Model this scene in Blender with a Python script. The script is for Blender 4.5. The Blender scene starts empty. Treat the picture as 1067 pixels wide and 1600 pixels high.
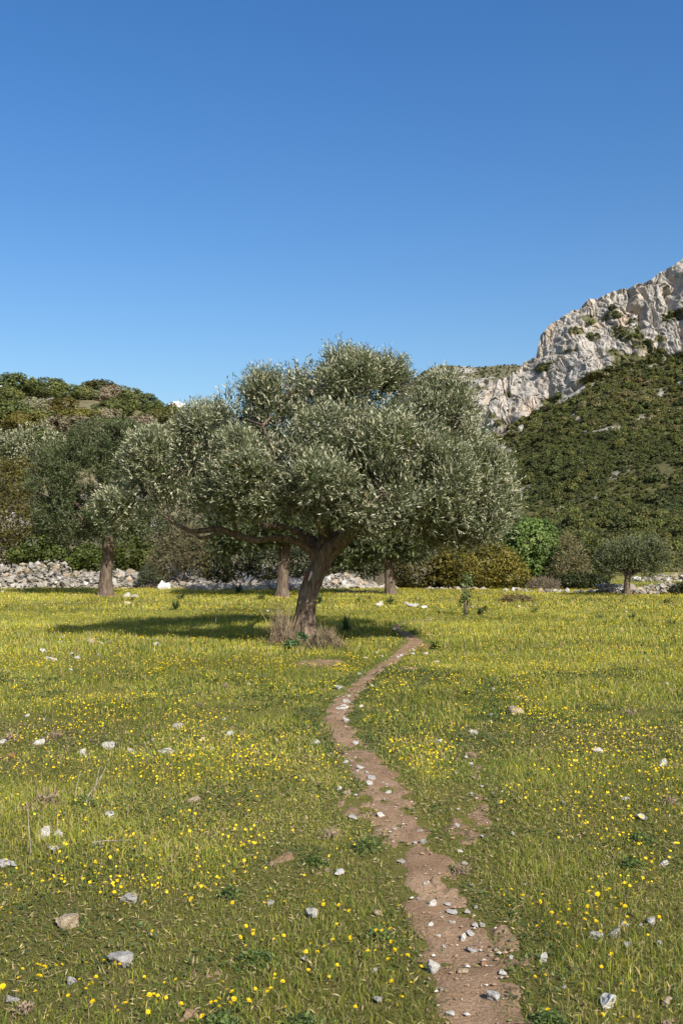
import bpy, math
import numpy as np
from mathutils import Vector

# ------------------------------------------------------------------ camera, world, sun
scene = bpy.context.scene
COL = scene.collection
F_PX, CX, CY, HORIZ, CAM_H = 1560.0, 533.5, 800.0, 875.0, 1.6
PITCH = math.atan((HORIZ - CY) / F_PX)

cam_d = bpy.data.cameras.new('camera')
cam = bpy.data.objects.new('camera', cam_d); COL.objects.link(cam)
cam.location = (0, 0, CAM_H)
cam.rotation_euler = (math.radians(90) + PITCH, 0, 0)
cam_d.sensor_fit = 'VERTICAL'
cam_d.angle = 2 * math.atan(800 / F_PX)
cam_d.clip_start, cam_d.clip_end = 0.05, 12000
scene.camera = cam

SHX, SHY = -0.68, 1.24                       # ground shift of a shadow per metre of height
SUN_EL = math.atan(1 / math.hypot(SHX, SHY))
to_sun = Vector((-SHX, -SHY, 1)).normalized()
world = bpy.data.worlds.new('World'); scene.world = world; world.use_nodes = True
wn, wl = world.node_tree.nodes, world.node_tree.links
bg = wn['Background']
sky = wn.new('ShaderNodeTexSky'); sky.sky_type = 'NISHITA'; sky.sun_disc = False
sky.sun_elevation = SUN_EL
sky.sun_rotation = math.atan2(to_sun.x, to_sun.y)
sky.altitude = 0; sky.air_density = 1.3; sky.dust_density = 1.5; sky.ozone_density = 3.5
hs = wn.new('ShaderNodeHueSaturation'); hs.inputs['Saturation'].default_value = 1.33; hs.inputs['Hue'].default_value = 0.51
wl.new(sky.outputs[0], hs.inputs['Color']); wl.new(hs.outputs[0], bg.inputs['Color'])
bg.inputs['Strength'].default_value = 0.082
sun_d = bpy.data.lights.new('sun', 'SUN'); sun_d.energy = 4.4; sun_d.angle = math.radians(0.5)
sun_d.color = (1.0, 0.93, 0.82)
sun = bpy.data.objects.new('sun', sun_d); COL.objects.link(sun)
sun.rotation_euler = to_sun.to_track_quat('Z', 'Y').to_euler()
sun.location = (20, -30, 30)
scene.view_settings.view_transform = 'Standard'
scene.view_settings.look = 'None'
scene.view_settings.exposure = 0.85
scene.view_settings.gamma = 1.0
scene.view_settings.use_curve_mapping = False

# ------------------------------------------------------------------ helpers
def P(px, py, Y):
    """the point of the place seen at photo pixel (px, py) when it stands Y metres ahead"""
    px = np.asarray(px, float); py = np.asarray(py, float); Y = np.asarray(Y, float)
    dx = (px - CX) / F_PX; dy = -(py - CY) / F_PX
    c, s = math.cos(PITCH), math.sin(PITCH)
    vy = c - dy * s; vz = s + dy * c
    k = Y / vy
    return np.stack([dx * k, vy * k, CAM_H + vz * k], -1)

def G(px, py):
    """x, y on the level ground under photo pixel"""
    dx = (np.asarray(px, float) - CX) / F_PX; dy = -(np.asarray(py, float) - CY) / F_PX
    c, s = math.cos(PITCH), math.sin(PITCH)
    vy = c - dy * s; vz = s + dy * c
    k = -CAM_H / vz
    return dx * k, vy * k

def _hash(ix, iy, iz, seed):
    h = (ix.astype(np.uint32) * np.uint32(374761393) + iy.astype(np.uint32) * np.uint32(668265263)
         + iz.astype(np.uint32) * np.uint32(2147483647) + np.uint32((seed * 974711 + 12345) & 0xffffffff))
    h = (h ^ (h >> np.uint32(13))) * np.uint32(1274126177)
    h = (h ^ (h >> np.uint32(15))) * np.uint32(2246822519)
    return ((h ^ (h >> np.uint32(16))) & np.uint32(0xffffff)).astype(np.float64) / 8388607.5 - 1.0

def noise(x, y, z=0.0, seed=0):
    x, y, z = np.broadcast_arrays(np.asarray(x, float), np.asarray(y, float), np.asarray(z, float))
    fx, fy, fz = np.floor(x), np.floor(y), np.floor(z)
    ux, uy, uz = x - fx, y - fy, z - fz
    ix, iy, iz = fx.astype(np.int64), fy.astype(np.int64), fz.astype(np.int64)
    ux = ux * ux * (3 - 2 * ux); uy = uy * uy * (3 - 2 * uy); uz = uz * uz * (3 - 2 * uz)
    r = 0
    for a in (0, 1):
        wa = ux if a else 1 - ux
        for b in (0, 1):
            wb = uy if b else 1 - uy
            for c in (0, 1):
                wc = uz if c else 1 - uz
                r = r + wa * wb * wc * _hash(ix + a, iy + b, iz + c, seed)
    return r

def fbm(x, y, z=0.0, seed=0, octs=4, gain=0.5):
    r, a, f = 0, 1.0, 1.0
    for i in range(octs):
        r = r + a * noise(np.asarray(x) * f, np.asarray(y) * f, np.asarray(z) * f, seed + i * 17)
        a *= gain; f *= 2.03
    return r

def mesh_np(name, verts, faces, col=None, smooth=False, mat=None, mats=None, mat_idx=None):
    """faces: one (M,k) array or a list of such arrays"""
    if not isinstance(faces, (list, tuple)):
        faces = [faces]
    faces = [np.asarray(f, np.int32) for f in faces if len(f)]
    me = bpy.data.meshes.new(name)
    verts = np.asarray(verts, np.float32)
    me.vertices.add(len(verts)); me.vertices.foreach_set('co', verts.ravel())
    loops = np.concatenate([f.ravel() for f in faces])
    tot = np.concatenate([np.full(len(f), f.shape[1], np.int32) for f in faces])
    start = np.concatenate([[0], np.cumsum(tot)[:-1]]).astype(np.int32)
    me.loops.add(len(loops)); me.loops.foreach_set('vertex_index', loops)
    me.polygons.add(len(tot)); me.polygons.foreach_set('loop_start', start); me.polygons.foreach_set('loop_total', tot)
    if col is not None:
        a = me.attributes.new('col', 'FLOAT_COLOR', 'POINT')
        c = np.ones((len(verts), 4), np.float32); c[:, :3] = col
        a.data.foreach_set('color', c.ravel())
    me.polygons.foreach_set('use_smooth', np.full(len(tot), bool(smooth)))
    for m in ([mat] if mat else (mats or [])):
        me.materials.append(m)
    if mat_idx is not None:
        me.polygons.foreach_set('material_index', mat_idx)
    me.update(calc_edges=True)
    return me

def link(name, me, parent=None, loc=(0, 0, 0), rot=(0, 0, 0), scale=(1, 1, 1)):
    o = bpy.data.objects.new(name, me); COL.objects.link(o)
    o.location = loc; o.rotation_euler = rot; o.scale = scale
    if parent: o.parent = parent
    return o

def tag(o, label=None, cat=None, group=None, kind=None):
    if label: o['label'] = label
    if cat: o['category'] = cat
    if group: o['group'] = group
    if kind: o['kind'] = kind
    return o

def copy_tree(o, parent=None):
    c = o.copy(); COL.objects.link(c); c.parent = parent
    for ch in list(o.children):
        copy_tree(ch, c)
    return c

def tube(path, radii, sides=10, bump=0.0, seed=0, cap=True, bscale=1.0):
    """tapered tube along a polyline, resampled smoothly; returns verts, quads"""
    path = np.asarray(path, float); radii = np.asarray(radii, float)
    seg = np.linalg.norm(np.diff(path, axis=0), axis=1); t = np.concatenate([[0], np.cumsum(seg)])
    n = max(3, int(math.ceil(t[-1] / max(radii.mean() * 0.9, 1e-4))))
    n = min(n, 90)
    tt = np.linspace(0, t[-1], n)
    # smooth interpolation (catmull-like through cubic of finite differences)
    pts = np.stack([np.interp(tt, t, path[:, k]) for k in range(3)], -1)
    for _ in range(2):
        pts[1:-1] = 0.25 * pts[:-2] + 0.5 * pts[1:-1] + 0.25 * pts[2:]
    rr = np.interp(tt, t, radii)
    tan = np.gradient(pts, axis=0); tan /= np.linalg.norm(tan, axis=1)[:, None] + 1e-9
    ref = np.array([0, 1, 0]) if abs(tan[0][2]) > 0.6 else np.array([0, 0, 1.0])
    V = []
    for i in range(n):
        a = np.cross(tan[i], ref); a /= np.linalg.norm(a) + 1e-9
        b = np.cross(a, tan[i]); ref = b
        ang = np.linspace(0, 2 * math.pi, sides, endpoint=False)
        d = np.cos(ang)[:, None] * a + np.sin(ang)[:, None] * b
        r = np.full(sides, rr[i])
        if bump:
            q = pts[i] + d * rr[i]
            r = r * (1 + bump * (fbm(q[:, 0] * 3.2 * bscale, q[:, 1] * 3.2 * bscale, q[:, 2] * 1.1 * bscale, seed, 3)
                                 + 0.5 * noise(q[:, 0] * 11 * bscale, q[:, 1] * 11 * bscale, q[:, 2] * 2.6 * bscale, seed + 5)))
        V.append(pts[i] + d * r[:, None])
    V = np.concatenate(V)
    i, j = np.meshgrid(np.arange(n - 1), np.arange(sides), indexing='ij')
    j2 = (j + 1) % sides
    Q = np.stack([i * sides + j, i * sides + j2, (i + 1) * sides + j2, (i + 1) * sides + j], -1).reshape(-1, 4)
    return V, Q

def merge(parts):
    V, Fs, off = [], {}, 0
    C = []
    for p in parts:
        v, f = p[0], p[1]
        V.append(v); Fs.setdefault(f.shape[1], []).append(f + off); off += len(v)
        if len(p) > 2: C.append(p[2])
    return np.concatenate(V), [np.concatenate(x) for x in Fs.values()], (np.concatenate(C) if C else None)

def unit(v):
    return v / (np.linalg.norm(v, axis=-1, keepdims=True) + 1e-9)

# ------------------------------------------------------------------ materials
def new_mat(name):
    m = bpy.data.materials.new(name); m.use_nodes = True
    n = m.node_tree.nodes; l = m.node_tree.links
    return m, n, l, n['Principled BSDF'], n['Material Output']

def nd(n, typ, **kw):
    x = n.new(typ)
    for k, v in kw.items():
        if k in x.inputs: x.inputs[k].default_value = v
        else: setattr(x, k, v)
    return x

def ramp(n, stops):
    r = n.new('ShaderNodeValToRGB')
    e = r.color_ramp.elements
    while len(e) < len(stops): e.new(0.5)
    for k, (p, c) in enumerate(stops):
        e[k].position = p; e[k].color = (*c, 1)
    return r

def foliage_mat(name, trans=0.25, rough=0.55, under=None, spec=0.25, jitter=0.0):
    m, n, l, b, out = new_mat(name)
    at = nd(n, 'ShaderNodeAttribute', attribute_name='col')
    src = at.outputs['Color']
    if jitter:
        oi = n.new('ShaderNodeObjectInfo')
        mr = nd(n, 'ShaderNodeMapRange'); mr.inputs['To Min'].default_value = 1 - jitter; mr.inputs['To Max'].default_value = 1 + jitter
        l.new(oi.outputs['Random'], mr.inputs['Value'])
        hv = n.new('ShaderNodeHueSaturation'); l.new(src, hv.inputs['Color']); l.new(mr.outputs[0], hv.inputs['Value'])
        mh = nd(n, 'ShaderNodeMapRange'); mh.inputs['To Min'].default_value = 0.47; mh.inputs['To Max'].default_value = 0.52
        fr = nd(n, 'ShaderNodeMath', operation='FRACT'); mu = nd(n, 'ShaderNodeMath', operation='MULTIPLY'); mu.inputs[1].default_value = 7.31
        l.new(oi.outputs['Random'], mu.inputs[0]); l.new(mu.outputs[0], fr.inputs[0]); l.new(fr.outputs[0], mh.inputs['Value']); l.new(mh.outputs[0], hv.inputs['Hue'])
        src = hv.outputs['Color']
    if under is not None:
        g = n.new('ShaderNodeNewGeometry')
        mx = nd(n, 'ShaderNodeMix', data_type='RGBA'); mx.inputs[7].default_value = (*under, 1)
        l.new(g.outputs['Backfacing'], mx.inputs[0]); l.new(src, mx.inputs[6]); src = mx.outputs[2]
    l.new(src, b.inputs['Base Color'])
    b.inputs['Roughness'].default_value = rough
    b.inputs['Specular IOR Level'].default_value = spec
    if trans:
        t = n.new('ShaderNodeBsdfTranslucent'); mix = n.new('ShaderNodeMixShader'); mix.inputs[0].default_value = trans
        hs2 = nd(n, 'ShaderNodeHueSaturation', Saturation=1.15, Value=1.3)
        l.new(at.outputs['Color'], hs2.inputs['Color']); l.new(hs2.outputs[0], t.inputs['Color'])
        l.new(b.outputs[0], mix.inputs[1]); l.new(t.outputs[0], mix.inputs[2]); l.new(mix.outputs[0], out.inputs['Surface'])
    return m

M_GRASS = foliage_mat('grass_blades', 0.3, 0.5)
M_HERB = foliage_mat('herb_leaves', 0.25, 0.5)
M_FLOWER = foliage_mat('flower_petals', 0.2, 0.6, spec=0.1)
M_OLIVE = foliage_mat('olive_leaves', 0.10, 0.45, under=(0.38, 0.375, 0.255), spec=0.35)
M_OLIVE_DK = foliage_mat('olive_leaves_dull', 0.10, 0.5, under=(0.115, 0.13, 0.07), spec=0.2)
M_BUSH = foliage_mat('bush_leaves', 0.2, 0.5, spec=0.25)
M_SCRUB = foliage_mat('scrub_leaves', 0.15, 0.6, spec=0.15, jitter=0.28)
M_DRY = foliage_mat('dry_stalks', 0.1, 0.8, spec=0.1)

def rock_mat(name, c1, c2, c3, scale=3.0, tint=None):
    m, n, l, b, out = new_mat(name)
    tc = n.new('ShaderNodeTexCoord')
    n1 = nd(n, 'ShaderNodeTexNoise', Scale=scale, Detail=8.0, Roughness=0.65)
    l.new(tc.outputs['Object'], n1.inputs['Vector'])
    r = ramp(n, [(0.3, c1), (0.5, c2), (0.72, c3)])
    l.new(n1.outputs['Fac'], r.inputs[0])
    oi = n.new('ShaderNodeObjectInfo')
    mr = nd(n, 'ShaderNodeMapRange'); mr.inputs['To Min'].default_value = 0.75; mr.inputs['To Max'].default_value = 1.12
    l.new(oi.outputs['Random'], mr.inputs['Value'])
    hv = n.new('ShaderNodeHueSaturation'); l.new(r.outputs[0], hv.inputs['Color']); l.new(mr.outputs[0], hv.inputs['Value'])
    l.new(hv.outputs[0], b.inputs['Base Color'])
    b.inputs['Roughness'].default_value = 0.9; b.inputs['Specular IOR Level'].default_value = 0.2
    n2 = nd(n, 'ShaderNodeTexNoise', Scale=scale * 5, Detail=6.0, Roughness=0.7)
    l.new(tc.outputs['Object'], n2.inputs['Vector'])
    bp = nd(n, 'ShaderNodeBump', Strength=0.7, Distance=0.06); l.new(n2.outputs['Fac'], bp.inputs['Height']); l.new(bp.outputs[0], b.inputs['Normal'])
    return m

M_STONE = rock_mat('limestone_pale', (0.42, 0.39, 0.345), (0.62, 0.595, 0.55), (0.74, 0.72, 0.68), 1.6)
M_STONE_TAN = rock_mat('limestone_tan', (0.25, 0.18, 0.11), (0.47, 0.37, 0.25), (0.55, 0.48, 0.38), 1.5)
M_STONE_RED = rock_mat('limestone_orange', (0.24, 0.12, 0.06), (0.38, 0.20, 0.11), (0.45, 0.30, 0.18), 1.5)
M_STONE_GREY = rock_mat('limestone_grey', (0.33, 0.31, 0.28), (0.51, 0.49, 0.455), (0.64, 0.62, 0.585), 1.6)
M_WALL = rock_mat('wall_limestone', (0.16, 0.145, 0.12), (0.31, 0.285, 0.245), (0.42, 0.395, 0.35), 1.4)
M_WALL2 = rock_mat('wall_limestone_tan', (0.18, 0.135, 0.09), (0.36, 0.285, 0.20), (0.44, 0.375, 0.29), 1.4)
M_WHITE = rock_mat('white_plaster_lump', (0.72, 0.71, 0.68), (0.8, 0.8, 0.78), (0.84, 0.84, 0.83), 1.2)

def bark_mat(name, dark, mid, pale, sc=1.0):
    m, n, l, b, out = new_mat(name)
    tc = n.new('ShaderNodeTexCoord')
    mp = n.new('ShaderNodeMapping'); mp.inputs['Scale'].default_value = (7 * sc, 7 * sc, 1.8 * sc)
    l.new(tc.outputs['Object'], mp.inputs['Vector'])
    n1 = nd(n, 'ShaderNodeTexNoise', Scale=2.2, Detail=8.0, Roughness=0.7, Distortion=0.6)
    l.new(mp.outputs[0], n1.inputs['Vector'])
    r = ramp(n, [(0.33, dark), (0.5, mid), (0.68, pale)])
    l.new(n1.outputs['Fac'], r.inputs[0]); l.new(r.outputs[0], b.inputs['Base Color'])
    b.inputs['Roughness'].default_value = 0.95; b.inputs['Specular IOR Level'].default_value = 0.1
    vo = nd(n, 'ShaderNodeTexVoronoi', Scale=2.4); l.new(mp.outputs[0], vo.inputs['Vector'])
    ad = nd(n, 'ShaderNodeMath', operation='ADD'); l.new(n1.outputs['Fac'], ad.inputs[0]); l.new(vo.outputs['Distance'], ad.inputs[1])
    bp = nd(n, 'ShaderNodeBump', Strength=0.9, Distance=0.05); l.new(ad.outputs[0], bp.inputs['Height']); l.new(bp.outputs[0], b.inputs['Normal'])
    return m

M_BARK = bark_mat('olive_bark', (0.05, 0.036, 0.026), (0.155, 0.115, 0.086), (0.29, 0.23, 0.18))
M_BARK_FAR = bark_mat('olive_bark_distant', (0.04, 0.028, 0.02), (0.11, 0.083, 0.062), (0.19, 0.148, 0.112), 0.6)

def soil_mat(name, c1, c2, c3):
    m, n, l, b, out = new_mat(name)
    tc = n.new('ShaderNodeTexCoord')
    n1 = nd(n, 'ShaderNodeTexNoise', Scale=2.3, Detail=10.0, Roughness=0.68)
    l.new(tc.outputs['Object'], n1.inputs['Vector'])
    r = ramp(n, [(0.3, c1), (0.5, c2), (0.7, c3)]); l.new(n1.outputs['Fac'], r.inputs[0])
    vo = nd(n, 'ShaderNodeTexVoronoi', Scale=75.0); l.new(tc.outputs['Object'], vo.inputs['Vector'])
    sp = ramp(n, [(0.0, (0.55, 0.5, 0.44)), (0.10, (0.5, 0.5, 0.5)), (0.2, (0.5, 0.5, 0.5))])
    l.new(vo.outputs['Color'], sp.inputs[0])
    n3 = nd(n, 'ShaderNodeTexNoise', Scale=60.0, Detail=5.0, Roughness=0.7); l.new(tc.outputs['Object'], n3.inputs['Vector'])
    r3 = ramp(n, [(0.3, (0.62, 0.6, 0.58)), (0.6, (1.05, 1.04, 1.03)), (0.75, (1.5, 1.48, 1.45))]); l.new(n3.outputs['Fac'], r3.inputs[0])
    mu = nd(n, 'ShaderNodeMix', data_type='RGBA', blend_type='MULTIPLY'); mu.inputs[0].default_value = 1.0
    l.new(r.outputs[0], mu.inputs[6]); l.new(r3.outputs[0], mu.inputs[7]); l.new(mu.outputs[2], b.inputs['Base Color'])
    b.inputs['Roughness'].default_value = 1.0; b.inputs['Specular IOR Level'].default_value = 0.05
    bp = nd(n, 'ShaderNodeBump', Strength=0.8, Distance=0.02)
    l.new(n3.outputs['Fac'], bp.inputs['Height']); l.new(bp.outputs[0], b.inputs['Normal'])
    return m

M_PATH = soil_mat('trodden_earth', (0.205, 0.132, 0.08), (0.29, 0.192, 0.118), (0.38, 0.27, 0.175))
M_SOIL = soil_mat('bare_earth', (0.19, 0.125, 0.075), (0.265, 0.18, 0.112), (0.34, 0.245, 0.165))

def meadow_mat():
    m, n, l, b, out = new_mat('meadow_turf')
    tc = n.new('ShaderNodeTexCoord')
    a = nd(n, 'ShaderNodeTexNoise', Scale=0.22, Detail=6.0, Roughness=0.6); l.new(tc.outputs['Object'], a.inputs['Vector'])
    ra = ramp(n, [(0.35, (0.16, 0.175, 0.04)), (0.5, (0.23, 0.225, 0.045)), (0.65, (0.30, 0.27, 0.045))]); l.new(a.outputs['Fac'], ra.inputs[0])
    c = nd(n, 'ShaderNodeTexNoise', Scale=55.0, Detail=8.0, Roughness=0.8); l.new(tc.outputs['Object'], c.inputs['Vector'])
    rc = ramp(n, [(0.36, (0.07, 0.065, 0.022)), (0.5, (0.18, 0.165, 0.06)), (0.62, (0.36, 0.29, 0.16))]); l.new(c.outputs['Fac'], rc.inputs[0])
    mx = nd(n, 'ShaderNodeMix', data_type='RGBA'); mx.inputs[0].default_value = 0.5
    l.new(ra.outputs[0], mx.inputs[6]); l.new(rc.outputs[0], mx.inputs[7]); l.new(mx.outputs[2], b.inputs['Base Color'])
    b.inputs['Roughness'].default_value = 1.0; b.inputs['Specular IOR Level'].default_value = 0.05
    bp = nd(n, 'ShaderNodeBump', Strength=1.0, Distance=0.05); l.new(c.outputs['Fac'], bp.inputs['Height']); l.new(bp.outputs[0], b.inputs['Normal'])
    return m
M_MEADOW = meadow_mat()

def hill_mat(name, rock_lo, rock_hi, stain, earth1, earth2, sc, thr=0.5):
    """rocky ground: attribute col.r = how much bare rock"""
    m, n, l, b, out = new_mat(name)
    tc = n.new('ShaderNodeTexCoord')
    at = nd(n, 'ShaderNodeAttribute', attribute_name='col')
    sep = n.new('ShaderNodeSeparateColor'); l.new(at.outputs['Color'], sep.inputs[0])
    e = nd(n, 'ShaderNodeTexNoise', Scale=sc * 1.2, Detail=8.0, Roughness=0.7); l.new(tc.outputs['Object'], e.inputs['Vector'])
    re = ramp(n, [(0.35, earth1), (0.65, earth2)]); l.new(e.outputs['Fac'], re.inputs[0])
    k = nd(n, 'ShaderNodeTexNoise', Scale=sc * 0.9, Detail=10.0, Roughness=0.72); l.new(tc.outputs['Object'], k.inputs['Vector'])
    rk = ramp(n, [(0.3, rock_lo), (0.62, rock_hi)]); l.new(k.outputs['Fac'], rk.inputs[0])
    mp = n.new('ShaderNodeMapping'); mp.inputs['Scale'].default_value = (1, 1, 0.25); l.new(tc.outputs['Object'], mp.inputs['Vector'])
    s = nd(n, 'ShaderNodeTexNoise', Scale=sc * 0.22, Detail=6.0, Roughness=0.62); l.new(mp.outputs[0], s.inputs['Vector'])
    rs = ramp(n, [(0.5, (0, 0, 0)), (0.68, (0.55, 0.55, 0.55))]); l.new(s.outputs['Fac'], rs.inputs[0])
    ms = nd(n, 'ShaderNodeMix', data_type='RGBA'); ms.inputs[7].default_value = (*stain, 1)
    l.new(rs.outputs[0], ms.inputs[0]); l.new(rk.outputs[0], ms.inputs[6])
    mx = nd(n, 'ShaderNodeMix', data_type='RGBA')
    l.new(sep.outputs[0], mx.inputs[0]); l.new(re.outputs[0], mx.inputs[6]); l.new(ms.outputs[2], mx.inputs[7])
    l.new(mx.outputs[2], b.inputs['Base Color'])
    b.inputs['Roughness'].default_value = 1.0; b.inputs['Specular IOR Level'].default_value = 0.05
    bp = nd(n, 'ShaderNodeBump', Strength=1.0, Distance=1.5 / max(sc, 0.1) * 0.3); l.new(k.outputs['Fac'], bp.inputs['Height']); l.new(bp.outputs[0], b.inputs['Normal'])
    return m

# ------------------------------------------------------------------ the ground, path and bare patches
def gz(x, y):
    x = np.asarray(x, float); y = np.asarray(y, float)
    return 0.045 * noise(x / 2.3, y / 2.3, 0, 3) + 0.02 * noise(x / 0.9, y / 0.9, 0, 4) + 0.010 * noise(x / 0.27, y / 0.27, 0, 6) * (y < 13) - 0.02

_path_px = [(790, 1720, 66), (762, 1640, 62), (752, 1600, 60), (738, 1545, 62), (722, 1490, 60), (706, 1445, 58), (684, 1400, 50), (657, 1345, 40), (632, 1292, 38),
            (607, 1245, 36), (574, 1192, 32), (544, 1147, 27), (524, 1115, 21), (533, 1092, 19), (560, 1070, 15), (590, 1046, 13), (616, 1026, 12),
            (636, 1010, 13), (650, 1001, 14), (640, 993, 11), (622, 984, 8), (618, 977, 7), (640, 970, 6), (668, 966, 5), (700, 962, 4)]
def _path():
    a = np.array(_path_px, float)
    x, y = G(a[:, 0], a[:, 1]); w = a[:, 2] / F_PX * np.hypot(y, CAM_H)
    t = np.concatenate([[0], np.cumsum(np.hypot(np.diff(x), np.diff(y)))])
    tt = np.linspace(0, t[-1], 420)
    X, Y, W = (np.interp(tt, t, v) for v in (x, y, w))
    for _ in range(14):
        for v in (X, Y, W):
            v[1:-1] = 0.25 * v[:-2] + 0.5 * v[1:-1] + 0.25 * v[2:]
    return X, Y, W
PX_, PY_, PW_ = _path()
PATCHES = [(737, 1278, 30, 22), (748, 1252, 22, 12), (742, 1206, 18, 13), (716, 1298, 26, 16), (770, 1452, 34, 26), (790, 1480, 30, 20), (440, 1335, 20, 14), (556, 1256, 30, 17), (318, 1512, 26, 15), (302, 1580, 22, 15), (700, 1370, 26, 18), (660, 1008, 22, 5), (735, 1175, 8, 8), (600, 1300, 20, 14), (640, 1045, 20, 4), (500, 1035, 40, 6), (560, 925, 40, 4), (170, 932, 26, 4)]
_pt = []
for (a, b, c, d) in PATCHES:
    x, y = G(a, b); x2, y2 = G(a, b - d)
    _pt.append((float(x), float(y), c / F_PX * float(y), min(abs(float(y2 - y)), 1.6)))

_trk = [tuple(float(v_) for v_ in G(a, b)) for (a, b) in ((768, 1075), (767, 1090), (764, 1105), (758, 1122), (750, 1140), (745, 1158), (742, 1175), (742, 1190), (745, 1220), (748, 1235), (742, 1255), (728, 1290), (716, 1312), (706, 1335))]
def soil(x, y):
    """>0 on bare earth: signed distance in metres-ish inside path or patch"""
    x = np.asarray(x, float); y = np.asarray(y, float)
    best = np.full(x.shape, -9.0)
    xs, ys, ws = PX_[::3], PY_[::3], PW_[::3]
    near = np.where((y > 1.5) & (y < 34) & (np.abs(x) < 5))[0]
    for s in range(0, len(near), 20000):
        k = near[s:s + 20000]
        d = np.hypot(x[k][:, None] - xs, y[k][:, None] - ys)
        best[k] = np.max(ws - d, axis=1)
    k = np.where((y > 5) & (y < 14) & (x > 0) & (x < 3))[0]
    for (a, b) in _trk:
        best[k] = np.maximum(best[k], (0.16 - np.hypot(x[k] - a, (y[k] - b) * 0.5)) * 0.7 - 0.07)
    for (a, b, c, d) in _pt:
        e = 1 - np.hypot((x - a) / c, (y - b) / d)
        best = np.maximum(best, e * min(c, d) * 0.8 - 0.02)
    return best + 0.055 * fbm(x * 5.0, y * 5.0, 0, 9, 3)

def axis(spans):
    out = []
    for a, b, st in spans:
        out.append(np.arange(a, b, st))
    out.append([spans[-1][1]])
    return np.concatenate(out)
xs = axis([(-4000, -400, 600), (-400, -60, 30), (-60, -14, 2), (-14, -3.5, 0.35), (-3.5, 3.5, 0.09), (3.5, 14, 0.35), (14, 60, 2), (60, 400, 30), (400, 4000, 600)])
ys = axis([(-200, -20, 30), (-20, 1, 2), (1, 12, 0.11), (12, 34, 0.3), (34, 80, 1.2), (80, 240, 12), (240, 1200, 120), (1200, 6000, 800)])
gx, gy = np.meshgrid(xs, ys, indexing='ij')
gzz = gz(gx, gy) * (np.hypot(gx, gy) < 200)
gV = np.stack([gx, gy, gzz], -1).reshape(-1, 3)
ni, nj = gx.shape
i, j = np.meshgrid(np.arange(ni - 1), np.arange(nj - 1), indexing='ij')
gF = np.stack([i * nj + j, (i + 1) * nj + j, (i + 1) * nj + j + 1, i * nj + j + 1], -1).reshape(-1, 4)
ground = link('ground', mesh_np('ground', gV, gF, smooth=True, mat=M_MEADOW))
tag(ground, 'flat green and yellow spring meadow ground', kind='structure')

# the path: a strip whose ragged rim dips under the turf
K = 25
s = np.linspace(-1, 1, K)
tx = np.gradient(PX_); ty = np.gradient(PY_); tl = np.hypot(tx, ty); nx, ny = -ty / tl, tx / tl
w_out = PW_ * 1.02 + 0.03
pxx = PX_[:, None] + nx[:, None] * s * w_out[:, None]; pyy = PY_[:, None] + ny[:, None] * s * w_out[:, None]
edge = np.clip(((1 - np.abs(s))[None, :] * w_out[:, None] + 0.075 * fbm(pxx * 6, pyy * 6, 0, 32, 3) * np.clip(PY_ / -20 + 1.2, 0.1, 1)[:, None]) / 0.08, 0, 1)
rag = 0.010 * fbm(pxx * 7, pyy * 7, 0, 31, 3)
pzz = gz(pxx, pyy) + (-0.026 + 0.032 * edge) + rag * 0.8
pV = np.stack([pxx, pyy, pzz], -1).reshape(-1, 3)
i, j = np.meshgrid(np.arange(len(PX_) - 1), np.arange(K - 1), indexing='ij')
pF = np.stack([i * K + j, i * K + j + 1, (i + 1) * K + j + 1, (i + 1) * K + j], -1).reshape(-1, 4)
path_o = link('dirt_path', mesh_np('dirt_path', pV, pF[:, ::-1], smooth=True, mat=M_PATH))
tag(path_o, 'narrow winding brown dirt path across the meadow', kind='structure')
for (a, b, c, d) in _pt:
    R, A = 16, 48
    th = np.linspace(0, 2 * math.pi, A, endpoint=False)
    rr = np.linspace(0, 1.15, R)[:, None] * (1 + 0.22 * noise(np.cos(th) * 2.5 + a * 3, np.sin(th) * 2.5 + b, 0, 77))[None, :]
    X = a + c * rr * np.cos(th); Y = b + d * rr * np.sin(th)
    e = np.clip((1.15 - np.linspace(0, 1.15, R)) / 0.25, 0, 1)[:, None]
    Z = gz(X, Y) - 0.03 + 0.030 * e - 0.004 + 0.020 * fbm(X * 13, Y * 13, 0, 41, 3) + 0.0023 * (hash((a, b)) % 3)
    V = np.stack([X, Y, Z], -1).reshape(-1, 3)
    i, j = np.meshgrid(np.arange(R - 1), np.arange(A), indexing='ij'); j2 = (j + 1) % A
    Fq = np.stack([i * A + j, (i + 1) * A + j, (i + 1) * A + j2, i * A + j2], -1).reshape(-1, 4)
    o = link('bare_earth', mesh_np('bare_earth', V, Fq, smooth=True, mat=M_SOIL))
    tag(o, 'patch of bare reddish earth worn through the grass', kind='structure')

# ------------------------------------------------------------------ hills and mountain (sheets over columns)
def sheet(u, prof_py, prof_Y, rows):
    """u: columns (photo x); prof_*: (cols, knots); rows: knot parameter samples"""
    kn = np.arange(prof_py.shape[1])
    py = np.stack([np.interp(rows, kn, prof_py[c]) for c in range(len(u))])
    Y = np.stack([np.interp(rows, kn, prof_Y[c]) for c in range(len(u))])
    return P(u[:, None], py, Y)

def grid_faces(n, m):
    i, j = np.meshgrid(np.arange(n - 1), np.arange(m - 1), indexing='ij')
    return np.stack([i * m + j, (i + 1) * m + j, (i + 1) * m + j + 1, i * m + j + 1], -1).reshape(-1, 4)

def lut(pts):
    a = np.array(pts, float)
    return lambda u: np.interp(u, a[:, 0], a[:, 1])

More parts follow.
